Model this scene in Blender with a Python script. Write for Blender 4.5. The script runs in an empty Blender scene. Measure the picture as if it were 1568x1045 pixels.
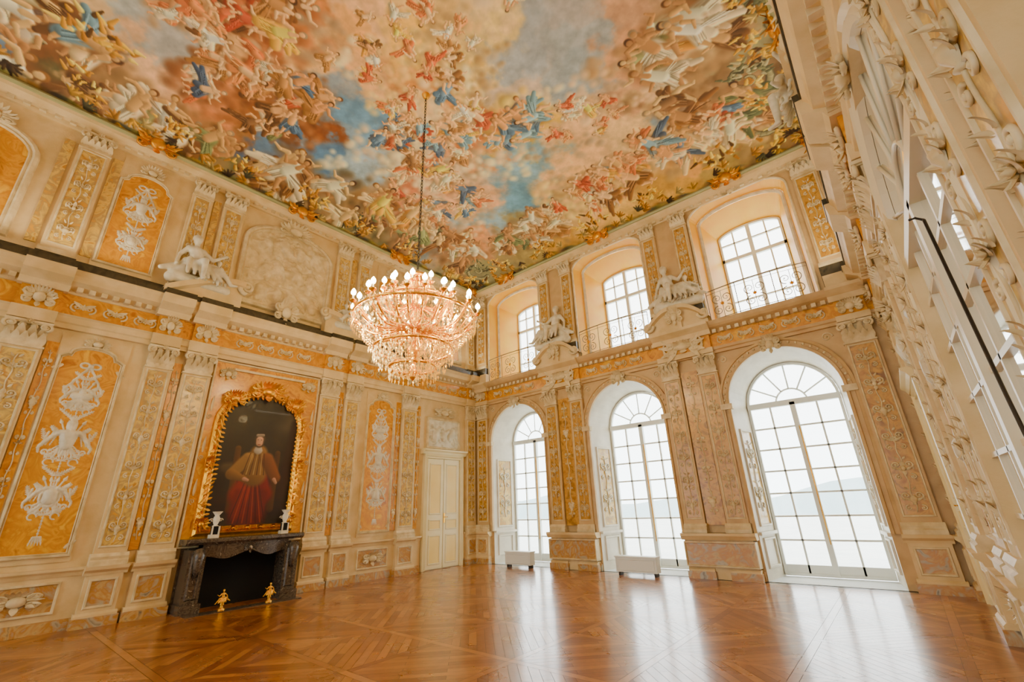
import bpy, bmesh, numpy as np, math, random
from mathutils import Vector, Matrix
W=10.8; L=13.0
rng=random.Random(7); nr=np.random.RandomState(5)
pi=math.pi
SC=bpy.context.scene.collection
TN=[0]
def trim():
    TN[0]+=1;return 'trim_%d'%TN[0]
def lin(c): return tuple(((x/12.92) if x<=.04045 else ((x+.055)/1.055)**2.4) for x in c)
# ---------------------------------------------------------------- materials
def mk(name,cols,scale=3.,rough=.5,metal=0.,bump=0.,detail=6.,dist=0.,coat=0.,lo=.32,hi=.68,bscale=None,stretch=None,emit=0):
    m=bpy.data.materials.new(name);m.use_nodes=True
    nt=m.node_tree;n=nt.nodes;l=nt.links;b=n['Principled BSDF']
    b.inputs['Roughness'].default_value=rough;b.inputs['Metallic'].default_value=metal
    b.inputs['Coat Weight'].default_value=coat;b.inputs['Coat Roughness'].default_value=.15
    tc=n.new('ShaderNodeTexCoord');mp=n.new('ShaderNodeMapping');l.new(tc.outputs['Object'],mp.inputs[0])
    if stretch: mp.inputs['Scale'].default_value=stretch
    if len(cols)==1:
        b.inputs['Base Color'].default_value=(*lin(cols[0]),1)
    else:
        no=n.new('ShaderNodeTexNoise');no.inputs['Scale'].default_value=scale;no.inputs['Detail'].default_value=detail;no.inputs['Distortion'].default_value=dist
        l.new(mp.outputs[0],no.inputs['Vector'])
        r=n.new('ShaderNodeValToRGB');l.new(no.outputs['Fac'],r.inputs[0]);l.new(r.outputs[0],b.inputs['Base Color'])
        e=r.color_ramp.elements
        while len(e)<len(cols): e.new(.5)
        for i,c in enumerate(cols):
            e[i].position=lo+(hi-lo)*i/(len(cols)-1); e[i].color=(*lin(c),1)
    if bump:
        nb=n.new('ShaderNodeTexNoise');nb.inputs['Scale'].default_value=bscale or 40;nb.inputs['Detail'].default_value=4
        l.new(mp.outputs[0],nb.inputs['Vector'])
        bp_=n.new('ShaderNodeBump');bp_.inputs['Strength'].default_value=bump;bp_.inputs['Distance'].default_value=.02
        l.new(nb.outputs['Fac'],bp_.inputs['Height']);l.new(bp_.outputs[0],b.inputs['Normal'])
    return m
M={}
M['cream']=mk('stucco_cream',[(.80,.69,.46),(.88,.78,.57),(.83,.71,.48)],1.6,.55,bump=.15)
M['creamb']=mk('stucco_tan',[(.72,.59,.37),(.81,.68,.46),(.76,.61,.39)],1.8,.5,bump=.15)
M['orn']=mk('stucco_ornament',[(.78,.69,.49),(.91,.84,.66)],6,.5)
M['ornw']=mk('stucco_white',[(.78,.74,.62),(.90,.87,.77)],6,.5)
M['orange']=mk('orange_scagliola',[(.72,.43,.02),(.89,.63,.05),(.80,.52,.03),(.93,.72,.14)],3.5,.28,dist=1.2,coat=.3)
M['peach']=mk('golden_scagliola',[(.74,.52,.13),(.89,.75,.36),(.70,.57,.34),(.85,.62,.15)],4.5,.3,dist=1.5,coat=.3)
M['ochre']=mk('ochre_scagliola',[(.64,.42,.09),(.81,.61,.22),(.54,.37,.14)],4.5,.3,dist=1.5,coat=.3)
M['mott']=mk('mottled_marble',[(.48,.44,.36),(.78,.65,.41),(.72,.51,.24),(.70,.66,.55),(.42,.38,.31)],3.2,.3,dist=2.,coat=.3,lo=.25,hi=.75)
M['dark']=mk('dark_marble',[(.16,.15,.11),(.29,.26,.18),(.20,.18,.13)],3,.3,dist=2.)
M['fire']=mk('grey_brown_marble',[(.17,.14,.12),(.38,.33,.27),(.22,.19,.16),(.66,.60,.50)],5,.22,dist=3.,lo=.3,hi=.74)
M['black']=mk('matt_black',[(.02,.02,.02)],1,.9)  # flat black for the hearth backing and the vase blocks
M['gold']=mk('gilding',[(.96,.72,.15),(.84,.56,.08)],8,.28,.75,bump=.2)
M['green']=mk('sage_moulding',[(.60,.61,.42),(.68,.68,.48)],2,.5)
M['jamb']=mk('jamb_grey',[(.81,.78,.70),(.89,.86,.78)],3,.45)
M['white']=mk('cream_paint',[(.88,.83,.70)],1,.35)
M['winf']=mk('window_paint',[(.90,.92,.90)],1,.4)
M['yellow']=mk('yellow_reveal',[(.95,.68,.04),(.96,.76,.12)],2,.5)
M['door']=mk('door_paint',[(.90,.83,.59),(.93,.87,.67)],2,.35)
M['doory']=mk('door_panel_yellow',[(.93,.79,.38),(.95,.83,.46)],2,.35)
M['iron']=mk('wrought_iron',[(.22,.20,.17)],1,.5,.6)
M['rail']=mk('painted_iron',[(.48,.42,.33)],1,.5,.3)
M['brass']=mk('gilt_brass',[(.97,.70,.16)],1,.25,.85)
M['stone']=mk('outside_stone',[(.80,.83,.83),(.86,.88,.87)],1,.8)
M['hedge']=mk('outside_green',[(.60,.69,.71),(.67,.74,.76)],.2,.9)
M['candle']=mk('candle',[(.97,.93,.82)],1,.5)
def mixm(name,tcol,fac,rough,gcol=(1,1,1,1),em=None):
    m=bpy.data.materials.new(name);m.use_nodes=True;nt=m.node_tree;n=nt.nodes;n.clear();l=nt.links
    o=n.new('ShaderNodeOutputMaterial');mx=n.new('ShaderNodeMixShader');t=n.new('ShaderNodeBsdfTransparent');g=n.new('ShaderNodeBsdfGlossy')
    t.inputs[0].default_value=tcol;g.inputs['Color'].default_value=gcol;g.inputs['Roughness'].default_value=rough;mx.inputs[0].default_value=fac
    l.new(t.outputs[0],mx.inputs[1])
    if em:
        e=n.new('ShaderNodeEmission');e.inputs[0].default_value=em[0];e.inputs[1].default_value=em[1];ad=n.new('ShaderNodeAddShader')
        l.new(g.outputs[0],ad.inputs[0]);l.new(e.outputs[0],ad.inputs[1]);l.new(ad.outputs[0],mx.inputs[2])
    else: l.new(g.outputs[0],mx.inputs[2])
    l.new(mx.outputs[0],o.inputs[0]);return m
M['glass']=mixm('window_glass',(.93,.97,.97,1),.05,.05)
M['crystal']=mixm('crystal',(1,.86,.52,1),.62,.10,(1,.76,.32,1),((1,.66,.12,1),.48))  # emission adds made-up sparkle; the crystals themselves give off no light
def simple(name,**k):
    m=bpy.data.materials.new(name);m.use_nodes=True;b=m.node_tree.nodes['Principled BSDF']
    for a,v in k.items(): b.inputs[a.replace('_',' ')].default_value=v
    return m
M['mirror']=simple('mirror_glass',Base_Color=(.90,.90,.87,1),Metallic=1.,Roughness=.04)
M['bulb']=simple('bulb_glow',Base_Color=(1,.9,.7,1),Emission_Color=(1,.78,.36,1),Emission_Strength=42.)
def attrm(name,rough,coat=0,att='Col'):
    m=bpy.data.materials.new(name);m.use_nodes=True;nt=m.node_tree;b=nt.nodes['Principled BSDF']
    a=nt.nodes.new('ShaderNodeAttribute');a.attribute_name=att
    nt.links.new(a.outputs['Color'],b.inputs['Base Color']);b.inputs['Roughness'].default_value=rough;b.inputs['Coat Weight'].default_value=coat
    return m
M['fresco']=attrm('fresco_paint',.7)
M['oil']=attrm('oil_paint',.5,.05)
def woodm():
    m=attrm('parquet_wood',.3);nt=m.node_tree;n=nt.nodes;l=nt.links;b=n['Principled BSDF'];a=[x for x in n if x.type=='ATTRIBUTE'][0]
    tc=n.new('ShaderNodeTexCoord');mp=n.new('ShaderNodeMapping');l.new(tc.outputs['Object'],mp.inputs[0])
    no=n.new('ShaderNodeTexNoise');no.inputs['Scale'].default_value=9;no.inputs['Detail'].default_value=8;no.inputs['Distortion'].default_value=1.
    l.new(mp.outputs[0],no.inputs['Vector'])
    r=n.new('ShaderNodeMapRange');r.inputs['To Min'].default_value=.70;r.inputs['To Max'].default_value=1.25;l.new(no.outputs['Fac'],r.inputs['Value'])
    mx=n.new('ShaderNodeVectorMath');mx.operation='SCALE';l.new(a.outputs['Color'],mx.inputs[0]);l.new(r.outputs[0],mx.inputs['Scale']);l.new(mx.outputs[0],b.inputs['Base Color'])
    n2=n.new('ShaderNodeTexNoise');n2.inputs['Scale'].default_value=2.2;n2.inputs['Detail'].default_value=5;l.new(mp.outputs[0],n2.inputs['Vector'])
    r2=n.new('ShaderNodeMapRange');r2.inputs['To Min'].default_value=.2;r2.inputs['To Max'].default_value=.38;l.new(n2.outputs['Fac'],r2.inputs['Value']);l.new(r2.outputs[0],b.inputs['Roughness'])
    b.inputs['Coat Weight'].default_value=.55;b.inputs['Coat Roughness'].default_value=.14
    bu=n.new('ShaderNodeBump');bu.inputs['Strength'].default_value=.08;bu.inputs['Distance'].default_value=.01
    n3=n.new('ShaderNodeTexNoise');n3.inputs['Scale'].default_value=14;l.new(mp.outputs[0],n3.inputs['Vector']);l.new(n3.outputs['Fac'],bu.inputs['Height']);l.new(bu.outputs[0],b.inputs['Normal'])
    return m
M['wood']=woodm()
# ---------------------------------------------------------------- mesh builder
FR={'L':(lambda v:np.stack([v[:,1],v[:,0],v[:,2]],1),True),
    'B':(lambda v:np.stack([v[:,0],-v[:,1],v[:,2]],1),True),
    'R':(lambda v:np.stack([W-v[:,1],v[:,0],v[:,2]],1),False),
    'S':(lambda v:np.stack([v[:,0],-L+v[:,1],v[:,2]],1),False),
    'W':(lambda v:v,False)}
class MB:
    def __init__(s): s.V=[];s.F=[];s.n=0
    def add(s,v,f,m,sm=False):
        v=np.asarray(v,float);s.V.append(v);s.F.append((s.n,f,m,sm));s.n+=len(v)
    def merge(s,o,ds=0,dd=0,dz=0,ks=1,kd=1,kz=1):
        if not o.V:return
        v=np.concatenate(o.V)*np.array([ks,kd,kz])+np.array([ds,dd,dz]);b=s.n;s.V.append(v);s.n+=len(v)
        for (n0,f,m,sm) in o.F: s.F.append((b+n0,f,m,sm))
    def box(s,a,b,c,d,e,f,m):
        v=[(a,c,e),(b,c,e),(b,d,e),(a,d,e),(a,c,f),(b,c,f),(b,d,f),(a,d,f)]
        s.add(v,[(0,3,2,1),(4,5,6,7),(0,1,5,4),(1,2,6,5),(2,3,7,6),(3,0,4,7)],m)
    def prof(s,a,b,pr,m):
        k=len(pr);v=[(a,d,z) for d,z in pr]+[(b,d,z) for d,z in pr]
        f=[(i,(i+1)%k,k+(i+1)%k,k+i) for i in range(k)]+[tuple(range(k))[::-1],tuple(range(k,2*k))]
        s.add(v,f,m)
    def poly(s,pts,d,m): s.add([(a,d,z) for a,z in pts],[tuple(range(len(pts)))],m)
    def frame(s,pts,sec,m,closed=True,sm=False):
        P=np.array(pts,float);k=len(P)
        if closed: e=np.roll(P,-1,0)-P; e0=np.roll(e,1,0)
        else:
            e=np.vstack([P[1:]-P[:-1],(P[-1]-P[-2])[None]]);e0=np.vstack([e[0][None],e[:-1]])
            e[-1]=e0[-1]
        n1=np.stack([-e[:,1],e[:,0]],1);n1/=np.linalg.norm(n1,axis=1)[:,None]+1e-9
        n0=np.stack([-e0[:,1],e0[:,0]],1);n0/=np.linalg.norm(n0,axis=1)[:,None]+1e-9
        mt=(n0+n1)/np.maximum(.3,(1+(n0*n1).sum(1)))[:,None]
        v=[]
        for off,d in sec:
            q=P+mt*off; v+=[(a,d,z) for a,z in q]
        f=[]
        for j in range(len(sec)-1):
            for i in range(k if closed else k-1):
                i2=(i+1)%k; f.append((j*k+i,j*k+i2,(j+1)*k+i2,(j+1)*k+i))
        s.add(v,f,m,sm)
    def tube(s,path,rad,m,n=6,ref=(0,1,0),kd=1.):
        P=np.array(path,float);k=len(P);rad=np.broadcast_to(np.asarray(rad,float),(k,))
        T=np.gradient(P,axis=0);T/=np.linalg.norm(T,axis=1)[:,None]+1e-9
        ref=np.array(ref,float)
        N=np.cross(T,ref);ln=np.linalg.norm(N,axis=1)
        alt=np.cross(T,np.array([.9,.1,.4]));N[ln<.15]=alt[ln<.15];N/=np.linalg.norm(N,axis=1)[:,None]+1e-9
        Bn=np.cross(N,T);a=np.arange(n)*2*pi/n
        v=P[:,None,:]+rad[:,None,None]*(np.cos(a)[None,:,None]*N[:,None,:]+kd*np.sin(a)[None,:,None]*Bn[:,None,:])
        f=[(i*n+j,i*n+(j+1)%n,(i+1)*n+(j+1)%n,(i+1)*n+j) for i in range(k-1) for j in range(n)]
        f+=[tuple(range(n))[::-1],tuple(range((k-1)*n,k*n))]
        s.add(v.reshape(-1,3),f,m,True)
    def ell(s,c,r,m,n=8,k=6,rot=None):
        v=[];f=[]
        for i in range(k+1):
            t=pi*i/k
            for j in range(n):
                a=2*pi*j/n;v.append((math.sin(t)*math.cos(a)*r[0],math.sin(t)*math.sin(a)*r[1],math.cos(t)*r[2]))
        for i in range(k):
            for j in range(n): f.append((i*n+j,i*n+(j+1)%n,(i+1)*n+(j+1)%n,(i+1)*n+j))
        v=np.array(v)
        if rot:
            c_,s_=math.cos(rot),math.sin(rot);v=np.stack([v[:,0]*c_-v[:,2]*s_,v[:,1],v[:,0]*s_+v[:,2]*c_],1)
        s.add(v+np.array(c),f,m,True)
    def lathe(s,c,pr,m,n=12,half=False):
        v=[];f=[];A=pi if half else 2*pi;nn=n+1 if half else n
        for r,z in pr:
            for j in range(nn):
                a=A*j/n;v.append((c[0]+r*math.cos(a),c[1]+r*math.sin(a),c[2]+z))
        for i in range(len(pr)-1):
            for j in range(n):
                j2=(j+1)%nn;f.append((i*nn+j,i*nn+j2,(i+1)*nn+j2,(i+1)*nn+j))
        s.add(v,f,m,True)
    def grid(s,G,m,sm=True,mask=None):
        a,b=G.shape[:2];f=[(i*b+j,i*b+j+1,(i+1)*b+j+1,(i+1)*b+j) for i in range(a-1) for j in range(b-1) if mask is None or mask[i,j]]
        s.add(G.reshape(-1,3),f,m,sm)
def build(name,mb,fr='W',parent=None,loc=None):
    fn,flip=FR[fr];v=fn(np.concatenate(mb.V))
    faces=[];mi=[];sm=[];names=[]
    for n0,f,m,s in mb.F:
        if m not in names:names.append(m)
        k=names.index(m)
        for q in f:
            q=tuple(n0+i for i in q);faces.append(q[::-1] if flip else q);mi.append(k);sm.append(s)
    me=bpy.data.meshes.new(name);me.from_pydata(v.tolist(),[],faces)
    for m in names: me.materials.append(M[m])
    me.polygons.foreach_set('material_index',mi);me.polygons.foreach_set('use_smooth',sm);me.update()
    o=bpy.data.objects.new(name,me);SC.objects.link(o)
    if parent:o.parent=parent
    if loc:o.location=loc
    return o
def archp(c,h,z0,zs,rise,n=20):
    return [(c-h,z0),(c+h,z0)]+[(c+h*math.cos(t),zs+rise*math.sin(t)) for t in np.linspace(0,pi,n)]
def rect(a,b,c,d): return [(a,c),(b,c),(b,d),(a,d)]
# ---------------------------------------------------------------- ornaments (local s,d,z)
def spiral(mb,c,z,R,a0,turns,sg,m='orn',r=.014,d=0.,n=22):
    t=np.linspace(0,1,n);rr=R*(1-.85*t);a=a0+turns*2*pi*t
    P=np.stack([c+sg*rr*np.cos(a),np.full(n,d),z+rr*np.sin(a)],1)
    mb.tube(P,r*(1.1-.6*t),m,5)
    mb.ell(tuple(P[-1]),(r*1.5,r*1.3,r*1.5),m,6,4)
    return P[0]
def leaf(mb,c,z,ln,wd,ang,m='orn',d=0.,curl=.03):
    n=6;G=np.zeros((n,5,3))
    for i in range(n):
        t=i/(n-1);w=wd*math.sin(pi*(.12+.8*t))*(1-.3*t)
        for j in range(5):
            q=(j-2)/2;x=q*w;y=t*ln
            G[i,j]=(c+x*math.cos(ang)-y*math.sin(ang),d+.012+curl*t*t*1.5-.010*abs(q)+(.006 if j%2==0 else 0),z+x*math.sin(ang)+y*math.cos(ang))
    mb.grid(G,m)
def rosette(mb,c,z,R,m='orn',d=0.,k=8):
    for i in range(k): leaf(mb,c,z,R,R*.35,2*pi*i/k,m,d,.02)
    mb.ell((c,d+.015,z),(R*.25,.03,R*.25),m)
def arab(w,h,m='orn'):
    mb=MB();n=max(2,int(h/.44));st=h/n
    P=[(0.012*math.sin(z*18),.004,z) for z in np.linspace(-h/2+.05,h/2-.05,40)]
    mb.tube(P,.009,m,5)
    for i in range(n):
        z=-h/2+(i+.5)*st;k=i%3
        for sg in(-1,1):
            spiral(mb,sg*w*.24,z+st*.12,w*.20,-pi*.6,1.35,sg,m,.013,.006)
            spiral(mb,sg*w*.27,z-st*.28,w*.15,pi*.6,-1.2,sg,m,.011,.006)
            leaf(mb,sg*w*.1,z-st*.05,w*.26,w*.07,-sg*1.0,m)
            leaf(mb,sg*w*.08,z+st*.3,w*.2,w*.06,-sg*.7,m)
            leaf(mb,sg*w*.36,z-st*.05,w*.18,w*.05,-sg*.3,m)
        if k==0:
            mb.lathe((0,0,z-.09),[(.01,0),(.03,.01),(.018,.03),(.045,.07),(.05,.11),(.025,.13),(.04,.15)],m,8,True)
        elif k==1:
            mb.ell((0,.01,z),(w*.11,.035,w*.15),m);leaf(mb,0,z+.03,w*.3,w*.12,0,m);leaf(mb,0,z-.03,w*.28,w*.10,pi,m)
        else: rosette(mb,0,z,w*.18,m)
    return mb
def capital(w,h=.4,m='orn'):
    mb=MB()
    for row,(z,k) in enumerate(((.0,5),(h*.3,4))):
        for i in range(k):
            c=(i-(k-1)/2)*w/(k)*1.0
            leaf(mb,c,z,h*.5,w*.13,0,m,.0,.07)
    for sg in(-1,1):
        spiral(mb,sg*w*.40,h*.78,w*.16,-pi*.4,1.6,sg,m,.022,.07)
        spiral(mb,sg*w*.12,h*.78,w*.09,-pi*.4,1.4,sg,m,.016,.05)
    mb.box(-w*.55,w*.55,-.08,.09,h*.9,h,m);mb.box(-w*.5,w*.5,-.08,.06,h*.86,h*.9,m);mb.box(-w*.46,w*.46,-.08,.02,0,h*.86,m)
    rosette(mb,0,h*.92,w*.11,m,.09)
    mb.box(-w*.52,w*.52,-.08,.03,-.03,0,m)
    return mb
def cartouche(w,h,m='orn'):
    mb=MB();mb.ell((0,.02,0),(w*.18,.06,h*.24),m,12,8)
    for sg in(-1,1):
        spiral(mb,sg*w*.27,h*.2,w*.17,-pi*.7,1.4,sg,m,.026,.02);spiral(mb,sg*w*.28,-h*.2,w*.15,pi*.7,-1.4,sg,m,.024,.02)
        for a in(.5,.9,1.4,2.,2.5): leaf(mb,sg*w*.12,0,w*.36,w*.06,-sg*a,m,0,.06)
    for a in(-.5,-.25,0,.25,.5): leaf(mb,a*w*.2,h*.2,h*.30,w*.06,-a,m,0,.08)
    leaf(mb,0,-h*.2,h*.33,w*.09,pi,m,0,.05)
    return mb
A_LO=arab(.30,2.95);A_UP=arab(.27,1.9);CAP=capital(.44);CAPU=capital(.4,.32);CART=cartouche(.5,.5);CARTG=cartouche(.8,.55,'gold')
A_J=arab(.3,1.3,'ornw');A_N=arab(.12,2.6)
# ---------------------------------------------------------------- painting engine
def vnoise(ny,nx,cell,rs):
    gy=int(ny/cell)+3;gx=int(nx/cell)+3;g=rs.rand(gy,gx)
    y=np.arange(ny)/cell;x=np.arange(nx)/cell;iy=y.astype(int);ix=x.astype(int);fy=y-iy;fx=x-ix
    fy=(fy*fy*(3-2*fy))[:,None];fx=(fx*fx*(3-2*fx))[None]
    a=g[iy][:,ix];b=g[iy][:,ix+1];c=g[iy+1][:,ix];d=g[iy+1][:,ix+1]
    return (a*(1-fx)+b*fx)*(1-fy)+(c*(1-fx)+d*fx)*fy
def fbm(ny,nx,cell,rs,o=5):
    r=0;a=1;s=0
    for i in range(o):
        r=r+a*vnoise(ny,nx,max(1.01,cell/2**i),rs);s+=a;a*=.55
    return r/s
class Canvas:
    def __init__(s,x0,y0,w,h,res):
        s.x0,s.y0,s.res=x0,y0,res;s.nx=int(w/res)+1;s.ny=int(h/res)+1
        s.img=np.zeros((s.ny,s.nx,3));s.lx,s.ly=.5,.85
    def cap(s,p,q,r0,r1,col,soft=.3,shade=.3,al=1.):
        R=max(r0,r1);X0=min(p[0],q[0])-R;X1=max(p[0],q[0])+R;Y0=min(p[1],q[1])-R;Y1=max(p[1],q[1])+R
        i0=max(0,int((X0-s.x0)/s.res));i1=min(s.nx,int((X1-s.x0)/s.res)+2);j0=max(0,int((Y0-s.y0)/s.res));j1=min(s.ny,int((Y1-s.y0)/s.res)+2)
        if i1<=i0 or j1<=j0:return
        X=s.x0+np.arange(i0,i1)[None]*s.res;Y=s.y0+np.arange(j0,j1)[:,None]*s.res
        dx,dy=q[0]-p[0],q[1]-p[1];l2=dx*dx+dy*dy+1e-9
        t=np.clip(((X-p[0])*dx+(Y-p[1])*dy)/l2,0,1);ex=X-p[0]-t*dx;ey=Y-p[1]-t*dy;d=np.sqrt(ex*ex+ey*ey);r=r0+(r1-r0)*t
        s.blend(i0,i1,j0,j1,ex,ey,d,r,col,soft,shade,al)
    def blend(s,i0,i1,j0,j1,ex,ey,d,r,col,soft,shade,al):
        a=np.clip((r-d)/(soft*r+1e-9),0,1)*al;sh=(ex*s.lx+ey*s.ly)/(r+1e-9)
        c=np.array(col)[None,None]*(1+shade*sh)[...,None]
        v=s.img[j0:j1,i0:i1];v[:]=v*(1-a[...,None])+np.clip(c,0,1.05)*a[...,None]
class HC(Canvas):
    def __init__(s,*a): super().__init__(*a);s.H=np.zeros((s.ny,s.nx));s.kk=.9
    def blend(s,i0,i1,j0,j1,ex,ey,d,r,col,soft,shade,al):
        if soft>.8:return
        h=np.sqrt(np.clip(1-(d/r)**2,0,1))*r*s.kk
        v=s.H[j0:j1,i0:i1];v[:]=np.maximum(v*.999,np.where(h>0,h+v*.35,0));
def trophy(w,h,st,seed=1,m='ornw',res=.0085):
    r=random.Random(seed);hc=HC(-w/2,-h/2,w,h,res);hc.kk=.8
    def C(a,b,c,d,r0,r1=None):
        hc.cap((a,b),(c,d),r0,r1 if r1 is not None else r0,(1,1,1))
    def ring(cx,cz,rx,rz,rr,a0=0,a1=2*pi,n=18):
        t=np.linspace(a0,a1,n)
        for i in range(n-1): C(cx+rx*math.cos(t[i]),cz+rz*math.sin(t[i]),cx+rx*math.cos(t[i+1]),cz+rz*math.sin(t[i+1]),rr)
    def sprig(x,z,a,l,k=6,r_=.014):
        for i in range(k):
            t=i/k;px=x+math.sin(a)*l*t;pz=z+math.cos(a)*l*t
            for q in(-.8,.8): C(px,pz,px+math.sin(a+q)*.05*(1-.4*t),pz+math.cos(a+q)*.05*(1-.4*t),r_,r_*.35)
        C(x,z,x+math.sin(a)*l,z+math.cos(a)*l,.007)
    top=h/2-.12
    for sg in(-1,1):
        ring(sg*.07,top,.06,.045,.014);
        x,z=sg*.02,top-.03
        for i in range(7):
            x2=x+sg*(.045 if i%2 else .02);z2=z-.06;C(x,z,x2,z2,.018,.015);x,z=x2,z2
    C(0,top,0,top,.035)
    z=top
    while z>-h/2+.15:
        C(0,z,0,z-.03,.011,.007);z-=.045
    for k,(zc,kind,sc) in enumerate(st):
        # leafy sprays and scrolls filling the field between the stations
        for sg in(-1,1):
            sprig(sg*.02,zc-.27*sc,sg*1.1,.24*sc,6,.012);ring(sg*.13*sc,zc-.30*sc,.05*sc,.05*sc,.009,0,4.8)
            sprig(sg*.02,zc+.34*sc,sg*.9,.22*sc,6,.012);sprig(sg*.24*sc,zc+.02,sg*.35,.16*sc,5,.011)
        for sg in(-1,1):
            for a,l in((.42,.30),(.85,.24),(.15,.26)):
                l*=sc;C(-sg*math.sin(a)*l*.8,zc-math.cos(a)*l*.8,sg*math.sin(a)*l,zc+math.cos(a)*l,.010);C(sg*math.sin(a)*l,zc+math.cos(a)*l,sg*math.sin(a)*(l+.06),zc+math.cos(a)*(l+.06),.022,.004)
                C(-sg*math.sin(a)*l*.8,zc-math.cos(a)*l*.8,-sg*math.sin(a)*l*.85,zc-math.cos(a)*l*.85,.018)
            x,z=sg*.07*sc,zc+.13*sc
            for i in range(8):
                t=i/7;x2=sg*(.07+.21*math.sin(t*1.9))*sc;z2=zc+(.13-.30*t+.02*math.sin(t*9))*sc;C(x,z,x2,z2,(.036-.02*t)*sc,(.032-.02*t)*sc);x,z=x2,z2
            for i in range(3): C(sg*(.12+.05*i)*sc,zc+.12*sc,sg*(.17+.045*i)*sc,zc-.06*sc,.013,.007)
            sprig(sg*.05*sc,zc-.10*sc,sg*(pi-.75),.20*sc);sprig(sg*.10*sc,zc+.10*sc,sg*.8,.16*sc)
            ring(sg*.20*sc,zc-.16*sc,.035,.035,.010,0,5.)
        if kind==0:
            C(0,zc-.05*sc,0,zc+.08*sc,.075*sc,.10*sc);C(-.09*sc,zc+.12*sc,.09*sc,zc+.12*sc,.045*sc)
            for i in range(6): C((i-2.5)*.028*sc,zc-.10*sc,(i-2.5)*.034*sc,zc-.19*sc,.016,.010)
            C(0,zc+.20*sc,0,zc+.25*sc,.055*sc,.06*sc)
            for a in(-.5,-.15,.25,.6): C(0,zc+.28*sc,math.sin(a)*.09,zc+.28*sc+math.cos(a)*.09,.028,.010)
        elif kind==1:
            ring(0,zc,.115*sc,.15*sc,.020);C(0,zc-.04*sc,0,zc+.04*sc,.09*sc);ring(0,zc,.05*sc,.07*sc,.010)
            for i in range(8): a=i*pi/4;C(math.cos(a)*.03,zc+math.sin(a)*.03,math.cos(a)*.075,zc+math.sin(a)*.085,.014,.006)
        else:
            C(-.10*sc,zc,.10*sc,zc,.065*sc);ring(-.10*sc,zc,.03,.065*sc,.010);ring(.10*sc,zc,.03,.065*sc,.010);C(0,zc+.07*sc,0,zc+.11*sc,.055*sc,.045*sc)
            for i in range(7): a=(i-3)*.35;C(0,zc-.06*sc,math.sin(a)*.13*sc,zc-.06*sc-math.cos(a)*.13*sc,.022,.016)
    for i in range(5): C((i-2)*.02,-h/2+.17,(i-2)*.035,-h/2+.06,.014,.006)
    H=np.minimum(hc.H,.075);mk_=H>.003
    msk=mk_[:-1,:-1]|mk_[1:,1:]|mk_[:-1,1:]|mk_[1:,:-1]
    X_,Z_=np.meshgrid(-w/2+np.arange(hc.nx)*res,-h/2+np.arange(hc.ny)*res)
    mb=MB();mb.grid(np.stack([X_,H,Z_],-1),m,True,msk);return mb
TRO=trophy(.80,3.0,[(.85,2,.85),(.10,0,1.1),(-.75,1,.95)]);TRU=trophy(.74,1.85,[(.30,0,.9),(-.42,1,.75)],seed=3)
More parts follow.
